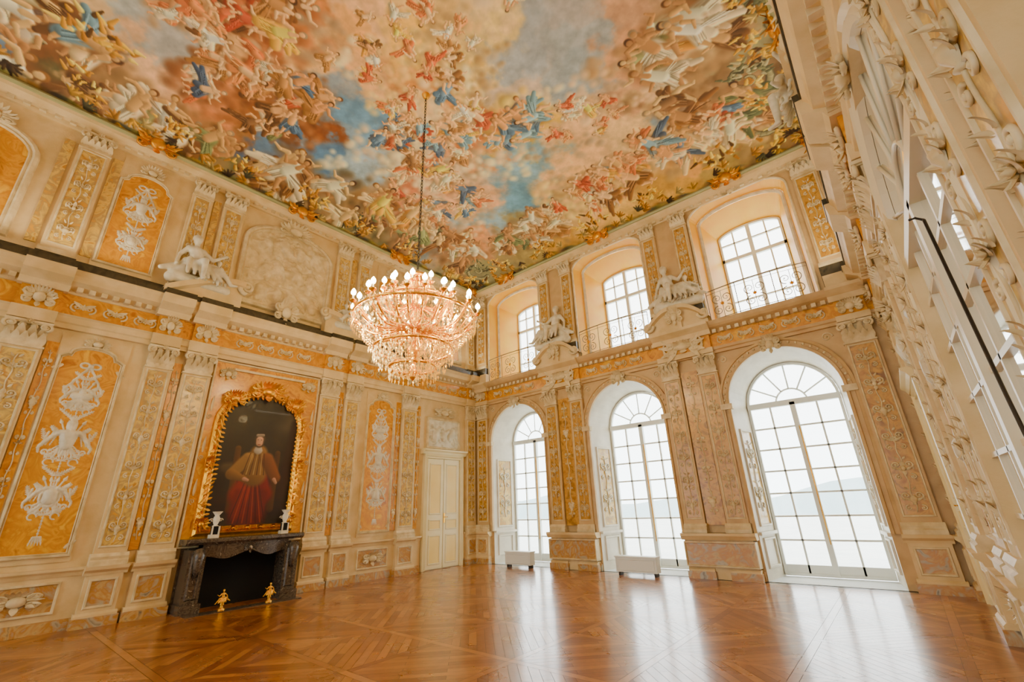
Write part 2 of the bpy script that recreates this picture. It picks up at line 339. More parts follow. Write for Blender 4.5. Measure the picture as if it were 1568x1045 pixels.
def figure(c,x,y,sc,ang,skin,dr,rs,hair=(.35,.2,.1),folds=True):
    ca,sa=math.cos(ang),math.sin(ang)
    def P(a,b): return (x+sc*(a*ca-b*sa),y+sc*(a*sa+b*ca))
    lean=rs.uniform(-.15,.15);pel=(0,0);ch=(lean,.24);nk=(lean*1.3,.36);hd=(lean*1.5+rs.uniform(-.05,.05),.46)
    d2=[k*.62 for k in dr];d3=[min(1,k*1.2+.10) for k in dr]
    sg=rs.choice([-1,1]);q=(sg*rs.uniform(.25,.6),rs.uniform(-.35,.35))
    c.cap(P(0,-.1),P(lean,.3),sc*.34,sc*.28,(.56,.36,.20),.95,.0,.6)
    c.cap(P(*pel),P(*q),sc*.17,sc*.08,dr,.35,.4);c.cap(P(q[0]*.5,q[1]*.5),P(q[0]*1.2,q[1]-.15),sc*.12,sc*.06,dr,.35,.4)
    c.cap(P(0,.05),P(-sg*.12,-.28),sc*.20,sc*.15,dr,.35,.4)
    K=[]
    b0=rs.uniform(-.9,.9)
    for s_ in(-1,1):
        a=b0+s_*rs.uniform(.05,.4);kn=(s_*.06+.25*math.sin(a),-.23*math.cos(a));b=a+rs.uniform(-1.1,.3)*(1 if b0>0 else -1)
        ft=(kn[0]+.23*math.sin(b),kn[1]-.23*math.cos(b));K.append((s_,kn,ft))
    for s_,kn,ft in K:
        c.cap(P(s_*.06,-.02),P(*kn),sc*.098,sc*.070,skin,.3,.42);c.cap(P(*kn),P(*ft),sc*.066,sc*.036,skin,.3,.40)
        f2=(ft[0]+.06*s_,ft[1]-.02);c.cap(P(*ft),P(*f2),sc*.03,sc*.022,skin,.3,.2)
    if rs.rand()<.8: c.cap(P(*pel),P(K[0][1][0]*1.1,K[0][1][1]*1.1),sc*.145,sc*.115,dr,.3,.4)
    c.cap(P(*pel),P(K[1][1][0]*.7,K[1][1][1]*.7),sc*.14,sc*.11,dr,.3,.4)
    if folds:
        for i in range(9):
            o=rs.uniform(-.1,.1);w=(q[0]*rs.uniform(.5,1),q[1]*rs.uniform(.5,1)+o)
            c.cap(P(o,o*.5),P(*w),sc*.018,sc*.01,d2 if i%2 else d3,.6,.1,.8)
            c.cap(P(o,-.02),P(-sg*.1+o,-.26),sc*.016,sc*.01,d3 if i%2 else d2,.6,.1,.8)
    torso=skin if rs.rand()<.5 else [k*.9 for k in d3]
    c.cap(P(*pel),P(*ch),sc*.115,sc*.125,torso,.3,.4);c.cap(P(ch[0]-.09,ch[1]+.03),P(ch[0]+.09,ch[1]+.03),sc*.07,sc*.07,torso,.3,.3)
    c.cap(P(*ch),P(*nk),sc*.06,sc*.045,skin,.3,.2)
    for s_ in(-1,1):
        a=rs.uniform(.1,1.6)*s_;el=(ch[0]+s_*.11+.17*math.sin(a),ch[1]+.05-.17*math.cos(a));b=a+rs.uniform(.3,1.6)*rs.choice([-1,1,1])*s_
        hn=(el[0]+.14*math.sin(b),el[1]-.14*math.cos(b))
        c.cap(P(ch[0]+s_*.12,ch[1]+.05),P(*el),sc*.058,sc*.045,skin,.3,.4);c.cap(P(*el),P(*hn),sc*.042,sc*.026,skin,.3,.35);c.cap(P(*hn),P(*hn),sc*.03,sc*.03,skin,.4,.2)
    c.cap(P(hd[0],hd[1]+.02),P(hd[0],hd[1]+.03),sc*.082,sc*.082,hair,.3,.2);c.cap(P(*hd),P(hd[0],hd[1]-.02),sc*.062,sc*.054,skin,.3,.25)
# ---------------------------------------------------------------- ceiling fresco
def vault(x,y):
    m=np.minimum(np.minimum(x,W-x),np.minimum(-y,L+y));m=np.clip(m-.15,0,3)/3
    return 8.78+.68*(1-(1-m)**2)
cp="""1.2 -11.9 7a5030|1.7 -11.4 a86c44|2.2 -10.8 e8c498|2.8 -10.3 b8c0c8|3.4 -9.7 ecb078|4.1 -9.1 c46030|4.7 -8.6 d08040|5.4 -8 f0bc8c|6 -7.4 f6c880|6.7 -6.8 f4d098|7.4 -6.2 acb0bc|8 -5.6 b8b4b8|8.7 -5.1 dca884|9.4 -4.6 c0a070|10.1 -4.2 989470|
.6 -11.8 5c5436|1 -11.3 a0683c|1.5 -10.7 f4cc84|2.1 -10.1 f0c098|2.7 -9.5 b8b8bc|3.4 -8.9 e8a468|4.1 -8.2 f0bc80|4.8 -7.6 f0b06c|5.5 -7 f6c05c|6.2 -6.3 f8d88c|6.9 -5.7 a8b0c0|7.7 -5 b0b8c4|8.4 -4.4 dca47c|9.2 -3.9 dcbc88|9.9 -3.4 9c9870|
.4 -11.1 5e6040|.8 -10.5 c09460|1.3 -9.9 ecbc90|1.9 -9.2 ec9860|2.6 -8.5 8c5428|3.4 -7.9 8c9cb4|4.1 -7.2 eeb47c|4.9 -6.5 ee9c4c|5.7 -5.8 f4c468|6.4 -5.1 d0bcb0|7.2 -4.4 a8b4c4|8 -3.7 ecb084|8.9 -3 ecbc84|9.7 -2.5 a8845c|10.4 -2.1 785a38|
.3 -10.4 c8a878|.6 -9.7 b49468|1.1 -8.9 e88c50|1.8 -8.2 a86830|2.5 -7.4 905024|3.3 -6.7 6c98c8|4.1 -5.9 f4c898|5 -5.1 e08040|5.8 -4.3 ecbc48|6.7 -3.5 f4c490|7.6 -2.8 f6cc90|8.5 -2 98b0c8|9.4 -1.4 ac6438|10.3 -.9 887040|
.5 -8.6 80784c|.9 -7.8 4468a4|1.5 -6.9 5c84b8|2.3 -6 a8c4e0|3.2 -5.2 d4703c|4.2 -4.3 eea064|5.1 -3.4 8cb8d8|6.1 -2.6 f6c48c|7.1 -1.8 f6d094|8.1 -1.1 f2b05c|9.1 -.6 b09850|10 -.5 987848|
.6 -6.4 a89870|1.3 -5.4 b08c58|2.1 -4.3 e88c5c|3.1 -3.3 f4b888|4.2 -2.3 70a8d4|5.4 -1.5 f4c080|6.5 -.7 f8c86c|7.7 -.4 d8a444|.4 -4.6 807c50|1 -3.4 7c90a4|1.9 -2.1 e8a068|3.2 -1.1 a89458|4.6 -.5 d8a444|1.2 -1 989468|.5 -.5 908c70|
3.6 -4.2 f0d0b0|2.8 -2.6 94bcdc|6 -12.5 a88050|9 -12 a88858|10.3 -9 9c9c70|10.3 -6.5 b8a070|8 -9 c4c8d0|6.5 -10 e8b888|4 -12 d8a070|9 -7.5 e8b080|5 -10.5 b0bcd0|2.7 -6.9 88a4c4|1.9 -7.5 6484b0"""
pts=[];
for t in cp.replace('\n','').split('|'):
    a=t.split()
    if len(a)==3: pts.append((float(a[0]),float(a[1]),*[int(a[2][i:i+2],16)/255 for i in(0,2,4)]))
pts=np.array(pts)
res=.015
cv=Canvas(0,-L,W,L,res)
X,Y=np.meshgrid(cv.x0+np.arange(cv.nx)*res,cv.y0+np.arange(cv.ny)*res)
rs=np.random.RandomState(3)
wx=(fbm(cv.ny,cv.nx,42,rs)-.5)*1.9;wy=(fbm(cv.ny,cv.nx,42,rs)-.5)*1.9
acc=np.zeros((cv.ny,cv.nx,3));ws=np.zeros((cv.ny,cv.nx))
for p in pts:
    d2=(X+wx-p[0])**2+(Y+wy-p[1])**2;w=1/(d2+.015)**2.6;ws+=w;acc+=w[...,None]*p[2:5]
cv.img=acc/ws[...,None]
n1=fbm(cv.ny,cv.nx,30,rs);n2=fbm(cv.ny,cv.nx,10,rs)
cv.img*=(1+.34*(n1-.5)+.32*(n2-.5))[...,None]
def cloud(x,y,R,col,k=14,hi=True):
    for i in range(k):
        a=rs.uniform(0,2*pi);r=R*math.sqrt(rs.rand());q=(x+r*math.cos(a)*1.4,y+r*math.sin(a)*.8);s=R*rs.uniform(.22,.45)
        j=rs.uniform(-.05,.05);cv.cap(q,q,s,s,[c+j for c in col],.8,.26,.65)
reds=[(.76,.30,.13),(.83,.42,.20),(.66,.24,.12),(.87,.54,.30)];blu=[(.28,.43,.62),(.42,.60,.74),(.24,.34,.50)];grn=[(.44,.50,.32),(.34,.40,.27)];wht=[(.95,.89,.76),(.87,.81,.69),(.95,.84,.64)];yel=[(.94,.72,.24),(.88,.60,.19)];brn=[(.52,.34,.16),(.42,.28,.15),(.64,.44,.22)]
skl=[(.95,.73,.51),(.90,.64,.42),(.96,.79,.60)];skd=[(.76,.55,.34),(.85,.66,.42),(.91,.76,.52)]
def ch(l): return l[rs.randint(len(l))]
cl=[(2.4,-8.4,.85,1.0,24,.78,reds+blu+grn+wht+brn+brn,skl,(.60,.37,.20)),
(1.,-11.3,.9,.8,13,1.25,blu+wht+brn+wht,skd,(.48,.33,.19)),
(.6,-8.9,.28,1.7,16,1.1,wht+brn+grn,skd,(.54,.41,.25)),
(4.3,-5.1,1.3,1.1,34,.72,reds+yel+blu+wht+brn,skl,(.96,.84,.68)),
(5.8,-4.4,.45,.4,8,.8,blu+yel+blu,skl,(.94,.79,.42)),
(2.5,-4.2,.9,1.2,28,.78,reds+yel+wht+brn+blu,skl,(.95,.84,.70)),
(5.2,-7.,1.3,1.,26,.48,wht+yel+reds+brn,skl,(.96,.77,.50)),
(9.2,-3.1,.75,1.9,26,1.15,wht+brn+wht+yel+grn,skd,(.70,.54,.35)),
(7.9,-1.5,1.8,.6,22,.95,reds+wht+blu+yel+brn,skl,(.96,.79,.52)),
(1.1,-3.2,.6,1.9,22,1.05,wht+brn+grn+yel,skd,(.62,.46,.28)),
(4.2,-9.,.7,.4,10,.9,reds+brn+yel,skl,(.72,.42,.22)),
(5.,-1.4,1.4,.55,18,.75,yel+wht+reds+brn,skl,(.96,.78,.50)),
(6.8,-3.4,.8,.7,11,.55,wht+yel+reds,skl,(.96,.82,.66)),
(3.4,-1.3,1.1,.45,14,.9,brn+grn+wht,skd,(.60,.50,.34)),
(.9,-6.4,.4,1.1,14,1.05,wht+brn,skd,(.52,.44,.30)),
(3.2,-9.8,.5,.4,7,.65,reds+wht,skl,(.94,.72,.48)),
(7,-10.5,3,1.8,18,.9,reds+blu+wht,skl,(.9,.75,.6)),(10,-8.5,.4,2,7,1.1,wht+brn,skd,(.6,.5,.35)),(7.5,-7,.8,.8,5,.6,yel+wht,skl,(.9,.8,.7))]
for (x,y,sx,sy,k,sc,dr,sk,cc) in cl:
    for i in range(int(k*.7)): cloud(x+rs.normal(0,sx*.8),y+rs.normal(0,sy*.8),.36*sc+.15,[c*.76 for c in cc] if i%3==0 else cc if rs.rand()<.6 else [min(1,c*1.12) for c in cc])
def gold(x,y,s,a0,m=0):
    for i in range(34):
        a=a0+rs.uniform(-1.5,1.5);r=s*rs.uniform(.2,1);p=(x+r*math.cos(a),y+r*math.sin(a));b=a+rs.uniform(-1.3,1.3);l=s*rs.uniform(.1,.3)
        col=ch([(.36,.24,.07),(.86,.62,.12),(.95,.75,.22),(.72,.48,.08),(.98,.86,.42)]) if not m else ch([(.38,.40,.29),(.54,.55,.40),(.72,.70,.54),(.28,.28,.20)])
        cv.cap(p,(p[0]+l*math.cos(b),p[1]+l*math.sin(b)),s*.09,s*.04,col,.35,.4)
def volute(x,y,s,sg,a0,col):
    t=np.linspace(0,1,26);d=[c*.55 for c in col]
    for pas,(cc_,rr) in enumerate(((d,1.5),(col,1.))):
        for i in range(25):
            P=[];
            for u in(t[i],t[i+1]): a=a0+sg*u*8.5;r=s*(1-.88*u);P.append((x+r*math.cos(a),y+r*math.sin(a)))
            cv.cap(P[0],P[1],s*.14*rr*(1-.6*t[i]),s*.14*rr*(1-.6*t[i]),cc_,.3,.35)
for x,y,s in((.75,-11.9,.5),(.6,-10.3,.4),(10.1,-3.9,.5),(10.,-1.1,.42),(.5,-7.3,.35),(.5,-5.3,.35),(1.0,-.9,.4),(9.9,-2.5,.4)):
    volute(x,y,s,rs.choice([-1,1]),rs.uniform(0,6),(.64,.62,.46));gold(x,y,s*1.2,rs.uniform(0,6),1)
for (x,y,sx,sy,k,sc,dr,sk,cc) in cl:
    for i in range(k):
        px=x+rs.uniform(-1,1)*sx;py=y+rs.uniform(-1,1)*sy
        if i%2: cloud(px,py,.28*sc,cc if i%4==1 else [c*.78 for c in cc],5)
        ang=math.atan2(-(5.2-px),(-6.5-py));ang+=rs.uniform(-.8,.8)
        t=cc;D_=ch(dr);D_=[.9*a+.1*b for a,b in zip(D_,t)];S_=[.88*a+.12*b for a,b in zip(ch(sk),t)]
        figure(cv,px,py,sc*rs.uniform(.7,1.1),ang,S_,D_,rs,ch([(.40,.25,.12),(.55,.37,.18),(.28,.18,.11),(.60,.52,.42)]))
for x,y,s,a in((1.45,-10.75,.6,0),(.55,-10.9,.45,1),(8.8,-.55,.55,-1.6),(10.2,-2.,.5,3.1),(10.3,-3.2,.45,3.1),(5.3,-.5,.5,-1.6),(1.78,-.55,.45,-1.6),(.5,-6.5,.45,0),(.45,-3.4,.4,0),(.4,-.4,.6,-.8),(10.3,-.5,.6,3.9),(.5,-9.4,.4,0),(7.,-.5,.4,-1.6),(.45,-8.,.4,0),(3.5,-.5,.4,-1.6),(.45,-5.,.4,0),(10.35,-4.4,.45,3.1)): gold(x,y,s,a)
e=np.minimum(np.minimum(X,W-X),np.minimum(-Y,L+Y));s_=np.where((X<W-X)&(X<-Y)&(X<L+Y)|((W-X)<-Y)&((W-X)<L+Y)&((W-X)<=X),Y,X)
bw=.32+.05*np.sin(s_*3.7)+.04*np.sin(s_*9.1)
k=np.clip((bw-e)/.05,0,1)[...,None]
band=np.stack([.50+.24*np.sin(s_*7)*np.sin(e*30),.43+.16*np.sin(s_*7+.4)*np.sin(e*30),.25+.05*np.sin(s_*13)],-1)
band=band*(.7+.6*n2[...,None]);cv.img=cv.img*(1-k*.8)+band*k*.8
for i in range(260):
    t=rs.rand()*2*(W+L);
    if t<W:p=(t,-rs.uniform(.22,.5))
    elif t<W+L:p=(W-rs.uniform(.22,.5),-(t-W))
    elif t<2*W+L:p=(t-W-L,-L+rs.uniform(.22,.5))
    else:p=(rs.uniform(.22,.5),-(t-2*W-L))
    c_=ch([(.90,.67,.17),(.84,.57,.13),(.34,.33,.22),(.30,.22,.13),(.88,.76,.44),(.86,.62,.2)]);a=rs.uniform(0,2*pi);
    for q in range(5):
        b=a+q*.5;cv.cap(p,(p[0]+.15*math.cos(b),p[1]+.15*math.sin(b)),.045,.02,c_ if q%2 else [v*.7 for v in c_],.4,.4)
img=np.clip(cv.img*np.array([.95,.955,.90]),0,1)
def colormesh(name,P,col,mat,flip=False):
    ny,nx=P.shape[:2];me=bpy.data.meshes.new(name)
    idx=np.arange(ny*nx).reshape(ny,nx);q=np.stack([idx[:-1,:-1],idx[:-1,1:],idx[1:,1:],idx[1:,:-1]],-1).reshape(-1,4)
    if flip:q=q[:,::-1]
    me.vertices.add(ny*nx);me.vertices.foreach_set('co',P.reshape(-1).astype(np.float32))
    me.loops.add(q.size);me.loops.foreach_set('vertex_index',q.reshape(-1).astype(np.int32))
    me.polygons.add(len(q));me.polygons.foreach_set('loop_start',(np.arange(len(q))*4).astype(np.int32))
    try: me.polygons.foreach_set('loop_total',np.full(len(q),4,np.int32))
    except Exception: pass
    me.update(calc_edges=True)
    me.polygons.foreach_set('use_smooth',np.ones(len(q),bool))
    if col is not None:
        a=me.color_attributes.new('Col','FLOAT_COLOR','POINT')
        c=np.ones((ny*nx,4),np.float32);c[:,:3]=(np.clip(col,0,1).reshape(-1,3))**2.2;a.data.foreach_set('color',c.reshape(-1))
    me.materials.append(mat);o=bpy.data.objects.new(name,me);SC.objects.link(o);return o
colormesh('ceiling',np.stack([X,Y,vault(X,Y)],-1),img,M['fresco'],True)
# ---------------------------------------------------------------- floor
def clip(poly,a,b,c):
    out=[]
    for i in range(len(poly)):
        p,q=poly[i],poly[(i+1)%len(poly)];dp=a*p[0]+b*p[1]-c;dq=a*q[0]+b*q[1]-c
        if dp<=0:out.append(p)
        if dp*dq<0:
            t=dp/(dp-dq);out.append((p[0]+t*(q[0]-p[0]),p[1]+t*(q[1]-p[1])))
    return out
vs=[];fs=[];fc=[]
wood=[(.60,.36,.13),(.65,.41,.16),(.55,.32,.11),(.69,.45,.19),(.62,.38,.14),(.51,.28,.09)]
def plank(pl,c=None):
    if len(pl)<3:return
    n=len(vs);vs.extend([(p[0],p[1],0) for p in pl]);fs.append(tuple(range(n,n+len(pl))));fc.append(lin(c or wood[rng.randrange(6)]))
S=1.2;g=.002;bd=.09
x0=W/2-5*S
for i in range(10):
    for j in range(12):
        ax=x0+i*S;ay=-.2-(j+1)*S
        if ay<-L-.9:continue
        plank([(ax+g,ay+g),(ax+S-g,ay+g),(ax+S-g,ay+bd-g),(ax+g,ay+bd-g)]);plank([(ax+g,ay+bd+g),(ax+bd-g,ay+bd+g),(ax+bd-g,ay+S-g),(ax+g,ay+S-g)])
        sq=[(ax+bd+g,ay+bd+g),(ax+S-g,ay+bd+g),(ax+S-g,ay+S-g),(ax+bd+g,ay+S-g)]
        sg=1 if (i+j)%2 else -1;a,b=.7071,.7071*sg;cx,cy=ax+S/2,ay+S/2;wd=.1
        for k in range(-9,9):
            c0=a*cx+b*cy+k*wd;pl=clip(sq,a,b,c0+wd-g);pl=clip(pl,-a,-b,-c0-g) if len(pl)>2 else []
            if len(pl)>2:
                a2,b2=-b,a;m0=a2*cx+b2*cy+(.25 if k%2 else -.2)
                plank(clip(pl,a2,b2,m0-g));plank(clip(pl,-a2,-b2,-m0-g))
me=bpy.data.meshes.new('floor')
n=len(vs);vs+=[(-1.,-L-1.2,-.006),(W+1.,-L-1.2,-.006),(W+1.,1.2,-.006),(-1.,1.2,-.006)];fs.append((n,n+1,n+2,n+3));fc.append(lin((.24,.13,.05)))
me.from_pydata(vs,[],fs)
a=me.color_attributes.new('Col','FLOAT_COLOR','CORNER');cc=[]
for f,c in zip(fs,fc): cc+=[c[0],c[1],c[2],1]*len(f)
a.data.foreach_set('color',cc);me.materials.append(M['wood']);o=bpy.data.objects.new('floor',me);SC.objects.link(o)
# ---------------------------------------------------------------- window walls
CS=[1.78,5.3,8.82];HF=1.02;HB=.88;DP=.9
HU=1.08;ZU=8.15;RU=.42;GU=.74;ZG=5.6;ZGS=8.0
def face_arch(mb,d,s0,s1,z0,z1,cs,h,zo,zs,rise,m,n=24):
    e=s0
    for c in cs:
        mb.poly(rect(e,c-h,z0,z1),d,m)
        if zo>z0: mb.poly(rect(c-h,c+h,z0,zo),d,m)
        t=np.linspace(pi,0,n);P=[(c+h*math.cos(a),zs+rise*math.sin(a)) for a in t]
        v=[];f=[]
        for i,(a,b) in enumerate(P): v+=[(a,d,b),(a,d,z1)]
        for i in range(n-1): f.append((2*i,2*i+2,2*i+3,2*i+1))
        mb.add(v,f,m);e=c+h
    mb.poly(rect(e,s1,z0,z1),d,m)
def loft(mb,c,h0,r0,h1,r1,d0,d1,z0,zs,m,m2=None,n=24,zb=None,zs1=None):
    def pth(h,r,zz,q): return [(c-h,zz)]+[(c+h*math.cos(a),q+r*math.sin(a)) for a in np.linspace(pi,0,n)]+[(c+h,zz)]
    zq=zb if zb is not None else z0
    A=pth(h0,r0,z0,zs);B=pth(h1,r1,zq,zs1 or zs);k=len(A)
    v=[(a,d0,b) for a,b in A]+[(a,d1,b) for a,b in B]
    mb.add(v,[(i,i+1,k+i+1,k+i) for i in range(k-1)],m)
    mb.add([(c-h0,d0,z0),(c+h0,d0,z0),(c+h1,d1,zq),(c-h1,d1,zq)],[(0,1,2,3)],m2 or m)
def winwall(fr,name):
    mb=MB()
    face_arch(mb,0,0,W,0,5.3,CS,HF,0,3.42,HF,'creamb');face_arch(mb,0,0,W,5.3,8.95,CS,HU,5.3,ZU,RU,'creamb')
    face_arch(mb,-DP-.05,-1,W+1,-.1,5.3,CS,HB,0,3.42,HB,'cream');face_arch(mb,-DP-.35,-1,W+1,5.3,10,CS,GU,ZG,ZGS,.22,'cream')
    mb.box(-1,W+1,-DP-.35,-DP-.05,5.25,5.3,'cream')
    for c in CS:
        loft(mb,c,HF,HF,HB,HB,0,-DP-.05,0,3.42,'jamb','stone')
        loft(mb,c,HU,RU,HU-.08,RU-.05,0,-.35,5.3,ZU,'yellow','jamb')
        h=HU-.08
        mb.frame([(c+h,5.3)]+[(c+h*math.cos(a),ZU+(RU-.05)*math.sin(a)) for a in np.linspace(0,pi,16)]+[(c-h,5.3)],[(0,-.35),(.04,-.33),(.08,-.37)],'ornw',False)
        loft(mb,c,h-.08,RU-.12,GU,.22,-.37,-DP-.35,5.3,ZU-.02,'yellow','jamb',zb=ZG,zs1=ZGS)
    return build(name,mb,fr)
winwall('B','wall_back');winwall('S','wall_front')  # front wall is out of view; its window openings are added to let light in
def window(fr,c,i,up):
    mb=MB();b=.017
    if not up:
        h=HB;d=-DP+.02;z0=.02;zs=3.42;D0=d-.03;D1=d+.025
        mb.frame(archp(c,h,z0,zs,h),[(0,D0),(0,D1+.02),(.05,D1+.02),(.05,D0)],'winf')
        mb.box(c-h,c+h,D0-.01,D1+.04,zs-.06,zs+.06,'winf');mb.box(c-.05,c+.05,D0,D1+.04,z0,zs,'winf');mb.box(c-h,c+h,D0,D1,z0,.22,'winf')
        for sg in(-1,1):
            mb.box(c+sg*.44-b,c+sg*.44+b,D0,D1,z0,zs,'winf')
        for k in range(1,7):
            z=.22+(zs-.28)*k/7;mb.box(c-h,c+h,D0,D1,z-b,z+b,'winf')
        mb.tube([(c+.3*math.cos(a),d,zs+.3*math.sin(a)) for a in np.linspace(0,pi,20)],.02,'winf',4)
        for a in np.linspace(0,pi,7)[1:-1]: mb.tube([(c+.3*math.cos(a),d,zs+.3*math.sin(a)),(c+.86*math.cos(a),d,zs+.86*math.sin(a))],.017,'winf',4)
        mb.poly(archp(c,h,z0,zs,h),d-.012,'glass')
        mb.tube([(c+.03,D1+.06,.6),(c+.03,D1+.06,2.9)],.01,'brass',5)
    else:
        h=GU;d=-DP-.33;z0=ZG+.02;zs=ZGS;D0=d-.03;D1=d+.03
        mb.frame(archp(c,h,z0,zs,.22),[(0,D0),(0,D1+.02),(.05,D1+.02),(.05,D0)],'winf')
        mb.box(c-.045,c+.045,D0,D1+.03,z0,zs+.2,'winf');mb.box(c-h,c+h,D0,D1+.02,7.30,7.39,'winf')
        for sg in(-1,1): mb.box(c+sg*.38-b,c+sg*.38+b,D0,D1,z0,zs+.17,'winf')
        for z in(6.16,6.73,7.8): mb.box(c-h,c+h,D0,D1,z-b,z+b,'winf')
        mb.poly(archp(c,h,z0,zs,.22),d-.012,'glass')
    build('window_%d'%i,mb,fr)
k=1
for fr in('B','S'):  # the front-wall set is unseen, added to bring light into the hall
    for c in CS:
        for up in(0,1): window(fr,c,k,up);k+=1
def pilaster(fr,c,w,upper=False,field='peach'):
    mb=MB();h=w/2
    if not upper:
        mb.box(c-h-.07,c+h+.07,0,.20,0,.14,'mott');mb.prof(c-h-.05,c+h+.05,[(0,.14),(.18,.14),(.18,.17),(.15,.20),(0,.20)],'cream')
        mb.box(c-h-.02,c+h+.02,0,.14,.2,.72,'cream');mb.frame(rect(c-h+.03,c+h-.03,.25,.67),[(0,.14),(.01,.16),(.03,.16),(.04,.142)],'orn')
        mb.poly(rect(c-h+.06,c+h-.06,.28,.64),.143,'mott');
        mb.prof(c-h-.06,c+h+.06,[(0,.72),(.15,.72),(.16,.76),(.21,.80),(.22,.85),(0,.85)],'cream')
        mb.prof(c-h-.03,c+h+.03,[(0,.85),(.17,.85),(.17,.92),(.14,.94),(.15,.98),(.12,1.03),(0,1.03)],'orn')
        zb,zt=1.03,4.2;A=A_LO;cap_=CAP
    else:
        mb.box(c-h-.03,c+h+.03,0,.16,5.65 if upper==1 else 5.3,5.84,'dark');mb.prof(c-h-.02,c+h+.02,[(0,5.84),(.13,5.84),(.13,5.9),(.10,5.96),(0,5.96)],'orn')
        zb,zt=5.96,8.14;A=A_UP;cap_=CAPU
    mb.box(c-h,c+h,0,.09,zb,zt,'cream' if fr!='B' else 'creamb')
    mb.frame(rect(c-h+.035,c+h-.035,zb+.08,zt-.05),[(0,.09),(.008,.105),(.025,.105),(.033,.092)],'orn')
    mb.poly(rect(c-h+.07,c+h-.07,zb+.115,zt-.085),.093,field)
    kk=(w-.14)/.30;mb.merge(A,c,.095,(zb+zt)/2,kk*.95,1,1)
    mb.merge(cap_,c,.09,zt+.0,w/.44 if not upper else w/.4,1,1)
    return build(trim(),mb,fr)
for fr in('B',):
    for c,w in((.40,.46),(3.54-.42,.42),(3.54+.42,.42),(7.06-.42,.42),(7.06+.42,.42),(10.28,.5)):
        pilaster(fr,c,w,False,'ochre');pilaster(fr,c,w*.92,2,'ochre')
CL=-6.5
OFF=[(1.39,.48),(2.01,.42),(3.8,.5),(6.22,.40)]
for fr in('L','R'):
    for off,w in OFF:
        for sg in(-1,1):
            s=CL+sg*off
            pilaster(fr,s,w,False,'peach');pilaster(fr,s,w*.9,1,'peach')
    mb=MB()
    for sg in(-1,1):
        for a,b in((1.65,1.78),(3.38,3.53),(4.08,4.22)):
            s0,s1=sorted((CL+sg*a,CL+sg*b));mb.box(s0,s1,0,.03,1.05,4.35,'orange');mb.merge(A_N,(s0+s1)/2,.035,2.7,1,1,1.2)
            mb.box(s0,s1,0,.03,6.,8.2,'peach')
    build(trim(),mb,fr)
def entab(fr,s0,s1,rs_):
    mb=MB()
    if fr in 'LR':
        mb.prof(s0,s1,[(0,4.6),(.08,4.6),(.08,4.68),(.11,4.7),(.11,4.8),(.14,4.83),(0,4.83)],'cream');mb.box(s0,s1,0,.06,4.83,5.25,'orange')
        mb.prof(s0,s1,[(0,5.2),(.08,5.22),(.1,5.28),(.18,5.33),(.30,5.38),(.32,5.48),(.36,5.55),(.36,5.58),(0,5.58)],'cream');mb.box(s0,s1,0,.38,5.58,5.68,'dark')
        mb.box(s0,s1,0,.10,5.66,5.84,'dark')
        zf0,zf1=4.83,5.2;pr=.34;zt=5.58
    else:
        mb.prof(s0,s1,[(0,4.6),(.07,4.6),(.07,4.66),(.10,4.68),(.10,4.74),(0,4.74)],'creamb');mb.box(s0,s1,0,.06,4.74,5.08,'orange')
        mb.prof(s0,s1,[(0,5.04),(.08,5.06),(.12,5.12),(.22,5.17),(.26,5.22),(.30,5.30),(0,5.30)],'creamb')
        zf0,zf1=4.74,5.04;pr=.3;zt=5.3
    for s,w in rs_:
        h=w/2+.02
        mb.box(s-h,s+h,.05,.16,4.62,zf0,'cream');mb.box(s-h+.03,s+h-.03,.05,.14,zf0,zf1,'orange')
        mb.merge(cartouche(w*.9,zf1-zf0,'orn'),s,.15,(zf0+zf1)/2)
        mb.prof(s-h-.03,s+h+.03,[(.0,zf1),(.2,zf1),(.24,zf1+.1),(pr+.07,zf1+.2),(pr+.09,zt),(0,zt)],'cream')
        if fr not in 'LR': mb.box(s-h,s+h,0,.2,5.3,5.62,'cream')
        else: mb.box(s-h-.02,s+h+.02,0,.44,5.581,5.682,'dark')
    zz=5.30 if fr in'LR' else 5.1
    n=int((s1-s0)/.16)
    for i in range(n):
        s=s0+(i+.5)*(s1-s0)/n;mb.box(s-.04,s+.04,.08,.2 if fr in'LR' else .17,zz-.05,zz+.03,'orn')
    n=int((s1-s0)/.42)
    for i in range(n):
        s=s0+(i+.5)*(s1-s0)/n
        if any(abs(s-q)<w*.7 for q,w in rs_):continue
        for sg in(-1,1):
            spiral(mb,s+sg*.09,(zf0+zf1)/2,.085,-pi*.5,1.3,sg,'orn',.015,.07);leaf(mb,s,(zf0+zf1)/2,.16,.04,-sg*1.1,'orn',.06)
        rosette(mb,s,(zf0+zf1)/2,.06,'orn',.07)
    return build(trim(),mb,fr)
latp=[(CL+sg*o,w) for o,w in OFF for sg in(-1,1)]
entab('L',-L,0,latp);entab('R',-L,0,latp)
entab('B',0,W,[(3.54,1.26),(7.06,1.26),(.42,.5),(10.3,.5)]);entab('S',0,W,[(3.54,1.26),(7.06,1.26)])
for i,(fr,a,b) in enumerate((('L',-L,0),('R',-L,0),('B',0,W),('S',0,W))):
    mb=MB();mb.prof(a,b,[(0,8.46),(.06,8.46),(.08,8.52),(.14,8.55),(.22,8.62),(.24,8.68),(0,8.68)],'cream')
    mb.prof(a,b,[(0,8.68),(.28,8.68),(.30,8.72),(.26,8.78),(.20,8.82),(.16,8.88),(0,8.95)],'green')
    n=int((b-a)/.2)
    for k in range(n):
        s=a+(k+.5)*(b-a)/n;mb.box(s-.045,s+.045,.05,.13,8.49,8.55,'orn')
    cs=CS if fr in'BS' else [CL,CL-3,CL+3,-.3]
    for s in cs: mb.merge(CARTG,s,.27,8.76,1,1.5,1)
    build(trim(),mb,fr)
